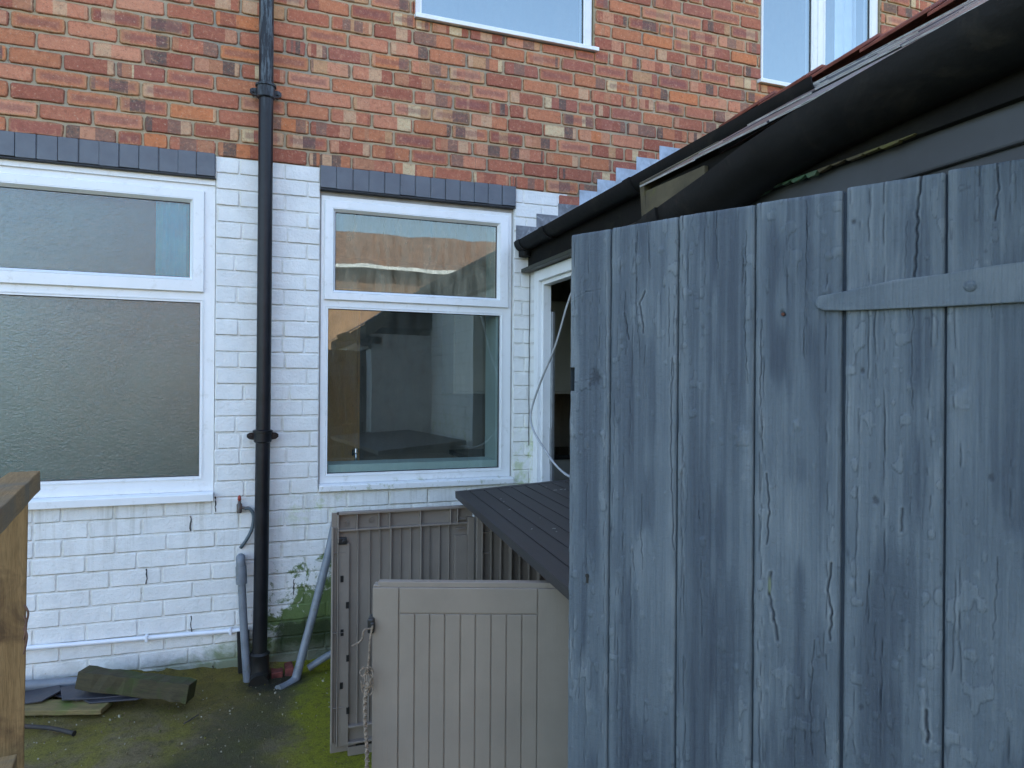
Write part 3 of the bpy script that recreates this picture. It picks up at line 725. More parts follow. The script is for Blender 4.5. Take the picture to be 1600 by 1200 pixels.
# stepped lead flashing on the main wall
steps = [((806, 352), (838, 385)), ((838, 334), (872, 372)), ((872, 318), (906, 352)), ((905, 297), (933, 330)), ((933, 280), (963, 312)), ((962, 262), (995, 295)), ((994, 245), (1032, 280)), ((1030, 228), (1066, 262))]
for k, (a, c_) in enumerate(steps):
    p, q = onY(a[0], a[1]), onY(c_[0], c_[1]); xw = (q.x-p.x)
    b = MB(); x0 = p.x; zt = Z0+HC*round((p.z-Z0+.02)/HC*1)/1 if False else p.z
    y0 = -.0045-.0015*(k % 2)
    b.box((x0, y0, zt-.14), (x0+xw+.012, -.001, zt))
    b.build('flashing', M['leadd'] if k < 3 else M['lead'], ext, bevel=.0012)

# ------------------------------------------------------------------ outhouse (nearer right)
oh = thing('brick_outhouse', 'low outhouse on the right with slate roof and sagging black gutter above the blue gate', 'outhouse')
XO = 1.03; YF_ = -D+1.64; YN_ = -D-1.2
b = MB()
ZE = EYE+.515                      # eaves
b.box((XO, -D+1.30, 0), (XO+.11, YF_-.05, ZE-.09)); b.box((XO, YN_, 0), (XO+.11, -D+.55, ZE-.09)); b.box((XO, -D+.55, 1.93), (XO+.11, -D+1.30, ZE-.09))
b.box((XO+.11, YF_-.16, 0), (2.7, YF_-.05, ZE-.09)); b.box((XO+.11, YN_, 0), (2.7, YN_+.11, ZE-.09)); b.box((2.6, YN_+.11, 0), (2.7, YF_-.16, ZE-.09))
b.build('wall', mat_simple('white_painted_outhouse_brick', (.60,.61,.60), .8, .15, 6, .5, 30, .004, dirt=(.30,.28,.24)), oh)
b = MB(); b.box((XO+.11, YN_+.11, -.02), (2.6, YF_-.16, .02)); b.build('floor', M['infloor'], oh)
SLB = R(31.0)
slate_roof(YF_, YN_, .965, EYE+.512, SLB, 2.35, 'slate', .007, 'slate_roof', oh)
zre = EYE+.505+(2.5-.965)*math.tan(SLB)
b = MB(); b.prism([(1.0, YF_-.01, EYE+.51), (2.5, YF_-.01, zre-.02), (3.4, YF_-.01, EYE+.60), (3.4, YF_-.01, EYE+.52), (1.0, YF_-.01, EYE+.48)], (0, YN_-YF_, 0)); b.build('roof_deck', M['bitumen'], oh)
# fascia / black board hanging under the slates
b = MB()
b.prism([(.985, YF_-.02, EYE+.395), (.985, YF_-.02, EYE+.515), (.985, YN_, EYE+.515), (.985, YN_, EYE+.395)], (.022, 0, 0)); FB = b
b = MB(); p = [(.975, YF_+.004, EYE+.40), (.965, YF_+.004, EYE+.53), (1.20, YF_+.004, EYE+.665), (1.20, YF_+.004, EYE+.56), (1.06, YF_+.004, EYE+.44)]
b.prism(p, (0, -.02, 0)); b.build('bargeboard', M['olive'], oh, bevel=.002)
b = MB(); b.prism([(.972, YF_-.01, EYE+.505), (.972, YF_-.27, EYE+.5), (.972, YF_-.27, EYE+.455), (.972, YF_-.01, EYE+.42)], (.012, 0, 0)); b.build('soffit_board', M['olive'], oh, bevel=.002)
gB = half_gutter('gutter', oh, (.965, -D+1.66, EYE+.385), (.965, -D+.10, EYE+.51), .070, M['gutter'], joints=(.10,), cap=False, path=[(-D+1.70, EYE+.378), (-D+1.554, EYE+.397), (-D+1.29, EYE+.437), (-D+1.12, EYE+.468), (-D+1.0, EYE+.481), (-D+.84, EYE+.491), (-D+.65, EYE+.500), (-D, EYE+.515)])
# ragged strip with remnants of green paint under the fascia
b = FB; y = YF_-.05
while y > -D+.85:
    L = random.uniform(.02, .05); 
    if True:
        d0 = random.uniform(.003, .010)
        b.prism([(.978, y, EYE+.397), (.978, y-L, EYE+.397), (.978, y-L*random.uniform(.6, .95), EYE+.397-d0*random.uniform(.6, 1)), (.978, y-L*.2, EYE+.397-d0)], (.010, 0, 0), 1 if y > -D+1.05 else 2)
    y -= L*.9
b.build('fascia', [M['bitumen'], M['greenpaint'], M['olive']], oh, bevel=.0015)
b = MB(); b.box((1.0, -D+.1, EYE+.338), (XO+.10, YF_-.05, EYE+.405)); b.box((1.01, -D+.1, EYE+.30), (1.05, YF_-.05, EYE+.340)); b.build('wall_plate', M['plate'], oh, bevel=.004)

# ------------------------------------------------------------------ gate
ZG0 = 1.445
gl = Vector(((888-800)/FPX*ZG0, 0, ZG0))
def cam2w(xc, dep): return Vector((xc*_c+dep*_s, -xc*_s+dep*_c-D, 0))
G0 = cam2w((888-800)/FPX*ZG0, ZG0)
gd = cam2w(.7815, -.6239) - cam2w(0, 0); gd.normalize()
gn = Vector((gd.y, -gd.x, 0))       # towards the camera side
if (CAM-G0).dot(gn) < 0: gn = -gn
def onG(x, y, off=0.0):
    d = ray(x, y); o_ = G0+gn*off; t = (o_-CAM).dot(gn)/d.dot(gn); p = CAM+d*t
    return ((p-G0).dot(gd), p.z)
grz = math.atan2(gd.y, gd.x)
gate = thing('plank_gate', 'open gate of vertical planks in peeling blue grey paint', 'gate', (G0.x, G0.y, 0), grz)
# local frame: x along gd, y: +90deg from gd.  camera side is local y sign:
perp = Vector((-gd.y, gd.x, 0)); SG = 1 if perp.dot(gn) > 0 else -1
def vnoise(x, y, sx, sy, seed):
    rs = np.random.RandomState(seed); G_ = rs.rand(256, 256)
    X = x*sx; Y = y*sy; xi = np.floor(X).astype(int); yi = np.floor(Y).astype(int); fx = X-xi; fy = Y-yi
    fx = fx*fx*(3-2*fx); fy = fy*fy*(3-2*fy)
    g_ = lambda a, b: G_[a % 256, b % 256]
    return (g_(xi, yi)*(1-fx)+g_(xi+1, yi)*fx)*(1-fy)+(g_(xi, yi+1)*(1-fx)+g_(xi+1, yi+1)*fx)*fy
edges_px = [888, 951.5, 1057, 1177, 1316, 1476]
EU = [onG(x, 700)[0] for x in edges_px]; wB = EU[5]-EU[4]; EU += [EU[5]+wB, EU[5]+wB*1.9]
tops_px = [(888, 368, 951, 358), (952, 357, 1056, 339), (1058, 338, 1176, 320), (1178, 318, 1315, 297), (1318, 294, 1475, 269), (1478, 266, 1620, 245)]
TZ = [(onG(a, b_)[1], onG(c_, d_)[1]) for a, b_, c_, d_ in tops_px]; TZ.append((TZ[-1][1], TZ[-1][1]))
cracks = [  # pixel polylines on the gate, half width mm, depth mm
 ([(1439, 275), (1434, 340), (1430, 432)], 1.3, 3.0), ([(1558, 250), (1560, 300), (1556, 345)], .9, 2.0), ([(1428, 470), (1424, 560), (1426, 640)], .7, 1.0),
 ([(1205, 895), (1202, 930), (1210, 970), (1214, 1000)], 1.8, 2.5), ([(1298, 880), (1294, 925), (1300, 960), (1296, 1000)], 1.3, 2.5),
 ([(1262, 335), (1260, 420), (1256, 560)], .6, 1.0), ([(1120, 330), (1118, 360), (1122, 420)], .7, 1.3), ([(996, 360), (994, 470), (1000, 560)], .7, 1.2), ([(1012, 345), (1016, 420)], .7, 1.2),
 ([(1008, 455), (1000, 475), (1006, 520)], 1.3, 2.0), ([(976, 490), (982, 530)], 1.4, 2.0), ([(1360, 890), (1352, 960)], .7, 1.0), ([(1198, 740), (1202, 800), (1198, 850)], 1.1, 1.8),
 ([(1446, 1110), (1450, 1145), (1448, 1160)], 1.6, 2.5), ([(1166, 360), (1164, 520), (1168, 600)], .7, 1.2), ([(1050, 560), (1048, 700), (1052, 860)], .9, 1.6), ([(1410, 795), (1408, 830)], 1.4, 1.5),
 ([(1272, 1000), (1266, 1100), (1270, 1180)], .8, 1.2), ([(1560, 870), (1552, 1000)], .7, .9), ([(1190, 500), (1188, 620), (1192, 700)], .8, 1.3), ([(890, 470), (915, 456), (938, 452)], 1.0, 1.6), ([(886, 600), (930, 590)], .9, 1.2)]
for k in range(24):
    bi = random.randrange(6); u_ = random.uniform(EU[bi]+.012, EU[bi+1]-.012); z_ = random.uniform(.85, 1.8); L = random.uniform(.03, .16)
    cracks.append(([('w', u_, z_), ('w', u_+random.uniform(-.002, .002), z_-L*.5), ('w', u_+random.uniform(-.004, .004), z_-L)], random.uniform(.4, .9), random.uniform(.4, 1.3)))
CR = []
for pl, hw, dp in cracks:
    q = [(p[1], p[2]) if p[0] == 'w' else onG(*p) for p in pl]; CR.append((q, hw*.001, dp*.001))
blobs = []
for k in range(90):
    bi = random.randrange(6); blobs.append((random.uniform(EU[bi]+.006, EU[bi+1]-.006), random.uniform(.8, 1.8), random.uniform(.0015, .005), random.uniform(.0006, .0018)*(1 if random.random() < .93 else -1)))
for px, py, rr, hh in ((1292, 455, .006, .003), (1296, 400, .005, .0022), (1158, 685, .012, .002), (1500, 625, .012, .0022), (1245, 665, .005, .002), (1590, 850, .012, .0015), (930, 590, .012, -.0015), (1128, 1005, .010, .0015), (920, 1100, .012, .0014), (1098, 845, .006, .002), (1480, 500, .005, .002), (1224, 490, .004, -.003)):
    u_, z_ = onG(px, py); blobs.append((u_, z_, rr, hh))
NOT = (onG(897, 590)[0], onG(890, 611)[1], onG(890, 575)[1])
VV = []; FF = []; WW = []; MI = []
for bi in range(7):
    u0, u1 = EU[bi]+.0016, EU[bi+1]-.0016; zt0, zt1 = TZ[bi]
    gap = .0016
    if bi in (3, 4): 
        if bi == 4: u0 += .002
        else: u1 -= .001
    ncol = int((u1-u0)/.0012)
    uc = np.linspace(u0, u1, ncol+1)
    zc = np.concatenate([np.linspace(.06, .80, 40)[:-1], np.linspace(.80, 1, 330*1)*1.0])
    # z rows as a fraction of the top (top edge slopes)
    nr = 420; frac = np.concatenate([np.linspace(.0, .40, 30)[:-1], np.linspace(.40, 1, nr)])
    U_, Fr = np.meshgrid(uc, frac); tt = (U_-u0)/(u1-u0); top = zt0+(zt1-zt0)*tt + .0006*(vnoise(U_, U_*0+bi, 60, 1, 3)-.5)
    Z_ = .06+(top-.06)*Fr
    # edge rounding, waviness and grain
    ed = np.minimum(U_-u0, u1-U_) + .0012*vnoise(U_, Z_, 30, 30, 5+bi)
    Hh = -.0045*np.clip(1-ed/.0055, 0, 1)**1.6
    Hh = Hh - .002*np.clip(1-(top-Z_)/.005, 0, 1)**2
    Hh += .0012*(vnoise(U_+bi*3, Z_, 18, 4, 11+bi)-.5)
    gr_ = vnoise(U_+bi, Z_, 260, 5, 21+bi)*.5+vnoise(U_+bi, Z_, 430, 14, 31+bi)*.5
    amp = .5+1.3*np.clip(vnoise(U_+bi*2, Z_, 14, 3, 41+bi)*2-.6, 0, 1)
    Hh += .0008*(gr_-.5)*amp
    ed2 = vnoise(U_, Z_, 120, 60, 60+bi); rg = np.clip(1-np.minimum(U_-u0, u1-U_)/.012, 0, 1)
    Hh += .0016*rg*np.clip(ed2-.45, 0, 1)
    w0 = np.clip(-Hh/.0045-.55, 0, 1)*.6; w2 = np.zeros_like(Hh)
    ss = lambda a, b_, v_: np.clip((v_-a)/(b_-a), 0, 1)**2*(3-2*np.clip((v_-a)/(b_-a), 0, 1))
    strk = vnoise(U_+bi, Z_+.02*np.sin(U_*40), 210, 1.3, 101+bi); strk2 = vnoise(U_+bi, Z_, 90, 2.2, 111+bi)
    em = np.clip(np.minimum(U_-u0, u1-U_)/.030, 0, 1)
    pt_n = vnoise(U_+bi*1.7, Z_, 16, 3.6, 121+bi)*.65+vnoise(U_+bi*1.3, Z_, 34, 11, 131+bi)*.35 + .30*(strk-.5)+.22*(strk2-.5)
    dark = ss(.50, .70, pt_n+.10*em-.12*(Z_-1.3))
    lite = ss(.60, .82, vnoise(U_+bi*.7, Z_, 22, 7, 141+bi)*.7+.3*strk2)
    w1 = .60-.33*dark*(.35+.65*em)+.20*(1-em)*vnoise(U_, Z_, 60, 16, 151+bi)+.11*lite+.22*(strk-.5)*(.4+dark)+.10*(Z_-1.3)
    w1 += .10*(gr_-.5)*amp
    # wandering broken cracks and paint ridges that follow the grain
    for kk in range(9):
        uc0 = u0+(u1-u0)*(random.choice((random.uniform(.03, .16), random.uniform(.84, .97), random.uniform(.2, .8))))
        ucl = uc0+.006*(vnoise(Z_*0+kk, Z_, 1, 5, 161+bi*9+kk)-.5)+.0022*(vnoise(Z_*0+kk, Z_, 1, 60, 171+bi*9+kk)-.5)
        on_ = ss(.60, .74, vnoise(Z_*0+kk+bi, Z_, 1, 7, 181+kk)*.55+vnoise(Z_*0+kk+bi, Z_, 1, 48, 191+kk)*.45)
        dl = U_-ucl; g1 = np.exp(-(dl/.0009)**2)*on_; g2 = np.exp(-((dl-.0028)/.0018)**2)*on_
        Hh -= .0013*g1; Hh += .0009*g2; w0 = np.maximum(w0, g1*.75); w1 += .14*g2
    # curled paint flakes, the shadow round each lip put into the colour
    fl = vnoise(U_+bi, Z_, 95, 42, 201+bi); flm = ss(.76, .80, fl)*ss(.45, .65, vnoise(U_+bi, Z_, 9, 4, 211+bi)+.25*(1-em))
    Hh += .0011*flm; w1 += .10*flm; w0 = np.maximum(w0, .5*ss(.735, .76, fl)*(1-ss(.76, .785, fl))*ss(.45, .65, vnoise(U_+bi, Z_, 9, 4, 211+bi)+.25*(1-em)))
    for q, hw, dp in CR:
        for i in range(len(q)-1):
            ax, ay = q[i]; bx, by = q[i+1]
            if max(ax, bx) < u0-.01 or min(ax, bx) > u1+.01: continue
            L2 = (bx-ax)**2+(by-ay)**2+1e-9
            t_ = np.clip(((U_-ax)*(bx-ax)+(Z_-ay)*(by-ay))/L2, 0, 1)
            dd = np.hypot(U_-(ax+t_*(bx-ax)) + .0030*(vnoise(U_*0+bi, Z_, 1, 90, 77)-.5), Z_-(ay+t_*(by-ay)))
            gss = np.exp(-(dd/(hw*1.1))**2); Hh -= dp*gss
            w0 = np.maximum(w0, gss*min(1, dp/.0017)); w1 = w1+np.exp(-((dd-hw*2.6)/(hw*1.3))**2)*.15*min(1, dp/.002)
            Hh += .0006*np.exp(-((dd-hw*2.6)/(hw*1.3))**2)
    for (bu, bz, rr, hh) in blobs:
        if bu < u0-.02 or bu > u1+.02: continue
        dd = np.hypot(U_-bu, (Z_-bz)*.7)/rr + .7*(vnoise(U_, Z_, 260, 200, 91)-.5)
        gss = np.exp(-dd**4); Hh += hh*gss
        if hh < 0: w0 = np.maximum(w0, gss*.8)
        else: w1 = w1+gss*.10
    # paint lost to pale green primer next to the long crack
    if bi == 3:
        gu, gz_ = onG(1202, 915); w2 = np.clip(1.2-np.hypot((U_-gu)/.003, (Z_-gz_)/.016)**2, 0, 1)
    base = len(VV)
    Y_ = SG*(Hh+.0)
    pts = np.stack([U_, Y_, Z_], -1).reshape(-1, 3)
    VV.extend(map(tuple, pts)); w1 = np.clip(w1, 0, 1); WW.extend(map(tuple, np.stack([w0, w1, w2, w2*0+1], -1).reshape(-1, 4)))
    nc = ncol+1; nR = U_.shape[0]
    notch = None
    for r_ in range(nR-1):
        for c_ in range(ncol):
            uu, zz = U_[r_, c_], Z_[r_, c_]
            if bi == 0 and uu < NOT[0] and NOT[1] < zz < NOT[2]: continue
            a = base+r_*nc+c_; FF.append((a, a+1, a+nc+1, a+nc)); MI.append(0)
    # sides, back and top
    bk = len(VV); th = -SG*.024
    per = [base+r_*nc for r_ in range(nR)]+[base+(nR-1)*nc+c_ for c_ in range(1, nc)]+[base+r_*nc+nc-1 for r_ in range(nR-2, -1, -1)]
    for i in per: p = VV[i]; VV.append((p[0], th, p[2])); WW.append((0, .5, 0, 1))
    for i in range(len(per)-1): FF.append((per[i], per[i+1], bk+i+1, bk+i)); MI.append(0)
    FF.append(tuple(range(bk, bk+len(per)))); MI.append(0)
me = bpy.data.meshes.new('planks'); me.from_pydata(VV, [], FF); me.materials.append(M['gate'])
at = me.attributes.new('wear_shade', 'FLOAT_COLOR', 'POINT'); at.data.foreach_set('color', np.array(WW, dtype=np.float32).ravel())
me.polygons.foreach_set('use_smooth', [True]*len(me.polygons)); me.update()
try: me.set_sharp_from_angle(angle=R(55))
except Exception: pass
pk = bpy.data.objects.new('planks', me); col.objects.link(pk); pk.parent = gate
# dark tongue strip behind the gaps
b = MB()
for i in range(1, 7): b.box((EU[i]-.006, min(-SG*.010, -SG*.020), .07), (EU[i]+.006, max(-SG*.010, -SG*.020), min(TZ[i-1][1], TZ[i][0])-.002))
b.build('tongue', M['gate'], gate)
# tapered strap hinge
tp = [(1276, 470), (1282, 463), (1320, 456), (1400, 438), (1475, 429), (1560, 415), (1640, 405)]
bt = [(1640, 471), (1560, 475), (1475, 480), (1400, 483), (1330, 486), (1290, 486), (1279, 482), (1275, 476)]
poly = [onG(*p) for p in tp+bt]
b = MB(); b.prism([(p[0], SG*.001, p[1]) for p in poly], (0, SG*.007, 0))
for (px, py) in ((1517, 448),):
    u_, z_ = onG(px, py); b.tube([(u_, SG*.006, z_), (u_, SG*.0095, z_), (u_, SG*.011, z_)], [.009, .008, .004], 12)
st = b.build('strap_hinge', M['gate'], gate, bevel=.0022, seg=3)
# ledges on the back, keyhole
b = MB()
for z_ in (.35, 1.05, 1.62):
    b = MB(); b.box((EU[0]+.03, min(-SG*.026, -SG*.050), z_-.05), (EU[-1]-.01, max(-SG*.026, -SG*.050), z_+.05)); b.build('ledge', M['gate'], gate, bevel=.003)
u_, z_ = onG(918, 902); b = MB()
b.tube([(u_, -SG*.004, z_+.003), (u_, SG*.0018, z_+.003)], .0045, 16); b.box((u_-.0022, min(-SG*.004, SG*.0016), z_-.011), (u_+.0022, max(-SG*.004, SG*.0016), z_))
b.build('keyhole', M['blackp'], gate)
u_, z_ = onG(1224, 491); b = MB(); b.tube([(u_, 0, z_), (u_, SG*.003, z_)], .0028, 10); b.build('nail', mat_simple('rusty_nail', (.09,.03,.015), .8), gate)
for o__ in list(gate.children):
    if o__.name.split('.')[0] in ('strap_hinge', 'ledge', 'tongue'):
        a__ = o__.data.attributes.new('wear_shade', 'FLOAT_COLOR', 'POINT'); vs__ = o__.data.vertices
        a__.data.foreach_set('color', np.array([(0.0, .12 if 'tongue' in o__.name else random.uniform(.45, .8), 0, 1) for _ in vs__], dtype=np.float32).ravel())
# ------------------------------------------------------------------ pipes on the wall
YP = -.075
sp = thing('soil_pipe', 'tall black iron soil pipe fixed up the wall between the two lower windows', 'drainpipe', (0, 0, 0))
def pp(x, y, Y=YP): return onY(x, y, Y)
top = pp(416.5, -40); bot = pp(405.5, 1030)
b = MB(); b.tube([top+(top-bot).normalized()*1.6, top, pp(416, 125), pp(412, 600), pp(408, 900), bot], .0355, 24)
b.build('pipe', M['iron'], sp, smooth=True)
def collar(c, r, h, parent, ears=True):
    b = MB(); prof = [(-h/2, r-.006), (-h/2+.006, r), (h/2-.012, r), (h/2-.010, r+.006), (h/2, r+.006), (h/2+.004, r-.002)]
    b.tube([c+Up*a for a, _ in prof], [q for _, q in prof], 24)
    if ears:
        for s_ in (-1, 1):
            b.prism([c+Vector((s_*.030, .012, -.020)), c+Vector((s_*.064, .012, -.014)), c+Vector((s_*.076, .012, -.004)), c+Vector((s_*.076, .012, .010)), c+Vector((s_*.064, .012, .018)), c+Vector((s_*.030, .012, .022))], (0, .018, 0))
            b.tube([c+Vector((s_*.058, .002, .002)), c+Vector((s_*.058, .070, .002))], .008, 10)
    return b.build('bracket', M['iron'], parent, smooth=True)
collar(pp(415.5, 144), .045, .070, sp); collar(pp(410.5, 682), .043, .062, sp)
b = MB(); c = pp(405.5, 1035); b.tube([c+Up*.055, c+Up*.045, c+Up*.040, c-Up*.03, c-Up*.045, c-Up*.08], [.040, .050, .047, .047, .052, .052], 24)
b.build('socket', M['iron'], sp, smooth=True)
b = MB(); c = pp(405, 1060, YP-.02); ax = Vector((-.05, -1, -.12)).normalized()
o_ = c+ax*.060; b.tube([c-ax*.04, c, o_, o_+ax*.004, o_+ax*.003, o_-ax*.05], [.046, .048, .040, .047, .030, .028], 24, cap=False)
b.tube([c-ax*.03-Up*.0, c+Vector((0, 0, -.09))], .05, 20); b.build('shoe', M['iron'], sp, smooth=True)
b = MB(); b.tube([o_-ax*.02, o_-ax*.012], .031, 20); b.build('outlet', M['blackp'], sp)

def pipe_thing(name, pts, r, mat, label, cat, seg=14, **k):
    b = MB(); b.tube(pts, r, seg); return tag(b.build(name, mat, None, smooth=True), label, cat)
# left waste pipe out of the wall with elbow
Yw = -.06
t_ = thing('waste_pipe', 'grey plastic waste pipe dropping straight down from a wall elbow, left of the soil pipe', 'pipe')
b = MB(); b.tube(smooth_path([onY(376, 882, .01), onY(376, 872, -.03), onY(376, 876, Yw), onY(376.5, 900, Yw)]), .0225, 16); b.tube([onY(376.5, 885, Yw), onY(377.5, 912, Yw)], .0265, 16)
b.build('elbow', M['greypipe'], t_, smooth=True)
b = MB(); b.tube([onY(377, 900, Yw), onY(381, 980, Yw-.01), onY(386, 1060, Yw-.03), onY(387, 1084, Yw-.03)], .0195, 16); b.build('pipe', M['greypipe'], t_, smooth=True)
t_ = thing('waste_pipe', 'grey plastic waste pipe leaning diagonally right of the soil pipe, kicked out at its foot', 'pipe')
b = MB(); b.tube([onY(525, 810, -.05), onY(512, 870, -.07), onY(489, 960, -.10), onY(464, 1054, -.15)], .021, 16); b.build('pipe', M['greypipe'], t_, smooth=True)
b = MB(); b.tube(smooth_path([onY(466, 1046, -.15), onY(461, 1062, -.16), onY(448, 1072, -.20), onY(434, 1078, -.24)]), .0225, 16); b.build('foot_bend', M['greypipe'], t_, smooth=True)
b = MB(); b.tube(smooth_path([onY(482, 1044, -.10), onY(500, 1032, -.10), onY(520, 1020, -.10), onY(548, 1005, -.09)]), .018, 14)
tag(b.build('waste_pipe', M['greypipe'], None, smooth=True), 'short grey pipe lying low against the mossy wall foot beside the taupe door', 'pipe')
b = MB(); b.tube([onY(-60, 1076, -.06), onY(60, 1070, -.06), onY(150, 1063, -.06)], .024, 16)
tag(b.build('ground_pipe', M['greypipe'], None, smooth=True), 'fat grey pipe lying along the foot of the wall, left of the mossy beam', 'pipe')
# small dark stub behind the pipes
b = MB(); b.tube([onY(384, 985, -.03), onY(384, 1055, -.03)], .018, 10); b.tube([onY(376, 985, -.02), onY(378, 1050, -.02)], .02, 10)
tag(b.build('pipe_stub', M['iron'], None, smooth=True), 'dark old pipe stub between the grey waste pipe and the soil pipe', 'pipe')
# white horizontal pipe with clips
t_ = thing('overflow_pipe', 'thin white painted pipe clipped level along the foot of the white wall', 'pipe')
b = MB(); b.tube([onY(-80, 1026, -.02), onY(40, 1013, -.02), onY(160, 1003, -.02), onY(262, 994, -.02), onY(382, 984, -.02)], .011, 14); b.build('pipe', M['whitepipe'], t_, smooth=True)
for x_, y_ in ((229, 997), (360, 986)):
    c = onY(x_, y_, -.02); b = MB(); b.box((c.x-.007, -.034, c.z-.017), (c.x+.007, -.001, c.z+.015)); b.build('pipe_clip', M['whitepipe'], t_, bevel=.003)
# tap and hose
t_ = thing('outside_tap', 'small tarnished outside tap with red knob and short grey hose on the white wall', 'tap')
c = onY(374, 793, -.03); b = MB(); b.tube([c-Up*.028, c-Up*.02, c-Up*.01, c+Up*.015, c+Up*.022, c+Up*.034], [.010, .014, .013, .014, .009, .007], 14)
b.tube([c+Vector((0, .035, 0)), c], .010, 12); b.tube([c, c+Vector((.03, 0, -.005)), c+Vector((.045, 0, -.002))], [.008, .007, .007], 10)
b.build('tap_body', M['brass'], t_, smooth=True)
b = MB(); b.tube([c+Up*.032, c+Up*.040, c+Up*.055, c+Up*.062], [.005, .009, .008, .004], 12); b.build('knob', M['redknob'], t_, smooth=True)
b = MB(); b.tube(smooth_path([onY(382, 795, -.03), onY(390, 795, -.03), onY(396, 805, -.03), onY(394, 825, -.03), onY(386, 842, -.028), onY(376, 856, -.012)]), .0085, 12); b.build('hose', M['hose'], t_, smooth=True)
# ------------------------------------------------------------------ clutter at the wall foot
def along(name, A, B, w, h, mat, label, cat, roll=0, bevel=.003, cuts=14, jit=.002):
    A, B = Vector(A), Vector(B); t = (B-A).normalized(); s_ = t.cross(Up).normalized(); u_ = s_.cross(t)
    s2 = s_*math.cos(roll)+u_*math.sin(roll); u2 = -s_*math.sin(roll)+u_*math.cos(roll)
    L = (B-A).length; M_ = Matrix((t, s2, u2)).transposed().to_4x4(); M_.translation = A
    b = MB(); vs = []; 
    for i in range(cuts+1):
        for (a, c_) in ((-1, -1), (1, -1), (1, 1), (-1, 1)): vs.append((L*i/cuts, a*w/2+random.uniform(-jit, jit), c_*h/2+random.uniform(-jit, jit)))
    fs = [(0, 1, 2, 3), tuple(cuts*4+k for k in (3, 2, 1, 0))]
    for i in range(cuts):
        for k in range(4): fs.append((i*4+k, (i+1)*4+k, (i+1)*4+(k+1) % 4, i*4+(k+1) % 4))
    b.add(vs, fs); o = b.build(name, mat, None, bevel=bevel); o.matrix_world = M_
    return tag(o, label, cat)
along('timber_beam', onY(128, 1058, -.20), onY(300, 1080, -.36), .095, .080, M['mossbeam'], 'thick wet mossy timber beam lying on the slates at the wall foot', 'timber', roll=.12, jit=.0045)
A = onZ(20, 1106, .065); B = onZ(168, 1104, .065)
along('wooden_board', A, B, .11, .022, M['board'], 'flat yellowed wooden board under the broken slates', 'board', jit=.001)
def slate_piece(poly, z, dz, label, th=.007):
    P = [onZ(x, y, z) for x, y in poly]; b = MB(); c = sum(P, Vector())/len(P)
    for p in P: p.z = z+dz*(p.x-c.x)
    b.prism(P, (0, 0, th)); tag(b.build('broken_slate', M['slateoff'], None, bevel=.0015), label, 'slate', 'broken slates by the wall')
slate_piece([(15, 1088), (60, 1074), (92, 1068), (95, 1084), (66, 1098), (30, 1100)], .082, .10, 'broken slate with a jagged point, left end of the slate pile')
slate_piece([(94, 1077), (150, 1066), (215, 1078), (205, 1086), (160, 1092), (97, 1096)], .087, -.02, 'large flat broken slate in the middle of the pile, on the yellowed board')
slate_piece([(120, 1090), (225, 1074), (255, 1084), (215, 1094), (140, 1100)], .078, .0, 'long thin broken slate sticking out under the right end of the beam')
slate_piece([(60, 1080), (130, 1072), (190, 1082), (120, 1096)], .078, .05, 'broken slate mostly covered by the others in the pile')
b = MB(); b.tube(smooth_path([onZ(0, 1133, .052), onZ(40, 1135, .055), (onZ(80, 1138, .052)), onZ(116, 1146, .044)]), [.009]*24+[.012], 10)
tag(b.build('rusty_rod', mat_simple('rusty_dark_rod', (.025,.022,.02), .7, .5, 20, .6, dirt=(.10,.035,.015)), None, smooth=True), 'dark rusty rod lying on the mossy concrete by the timber post', 'rod')
b = MB(); b.tube([onZ(287, 1131, .030), onZ(310, 1117, .034)], .003, 6)
tag(b.build('twig', M['bark'], None), 'short dark twig on the brown concrete below the beam', 'twig')
for k, (x_, y_, w_, lb) in enumerate(((432, 1062, .055, 'broken red brick piece close beside the soil pipe shoe'), (451, 1056, .045, 'smaller broken red brick piece between the soil pipe and the leaning grey pipe'))):
    c = onY(x_, y_-8, -.05); b = MB(); b.box((c.x-w_/2, -.09, c.z-.05), (c.x+w_/2, .0, c.z+.028), jit=.006)
    tag(b.build('broken_brick', M['brokenbrick'], None, bevel=.004), lb, 'brick', 'broken bricks at the drain')
# rough fillet and gully hole
b = MB(); vs = []; n = 60
for i in range(n+1):
    x_ = -1.6+i*(3.1/n); zz = gz(x_, 0); vs += [(x_, .01, zz+.05+random.uniform(-.012, .014)), (x_, -.025+random.uniform(-.01, .01), zz+.022+random.uniform(-.008, .008)), (x_, -.09+random.uniform(-.02, .02), zz-.01)]
b.add(vs, [(i*3+k, i*3+k+1, i*3+k+4, i*3+k+3) for i in range(n) for k in range(2)])
tag(b.build('mortar_fillet', M['ground'], None, smooth=True), kind='structure')
# small debris
b = MB()
for k in range(1500):
    x_ = random.uniform(-1.3, .95); y_ = -abs(random.gauss(0, .9))-.03
    s_ = random.uniform(.0012, .0036)*(1.8 if random.random() < .06 else 1); z_ = gz(x_, y_)+s_*.5; e_ = Euler((random.random()*6, random.random()*6, random.random()*6)).to_matrix()
    b.box((x_-s_, y_-s_*.7, z_-s_*.4), (x_+s_, y_+s_*.7, z_+s_*.4), random.choice((0, 1, 1, 2)), rot=e_)
tag(b.build('grit_and_leaf_litter', [mat_simple('pale_grit', (.30,.28,.20), .8), mat_simple('dead_leaf_bits', (.14,.10,.05), .9), mat_simple('moss_crumbs', (.10,.10,.015), .95)], None), 'pale grit and leaf crumbs scattered on the mossy concrete', 'debris', kind='stuff')
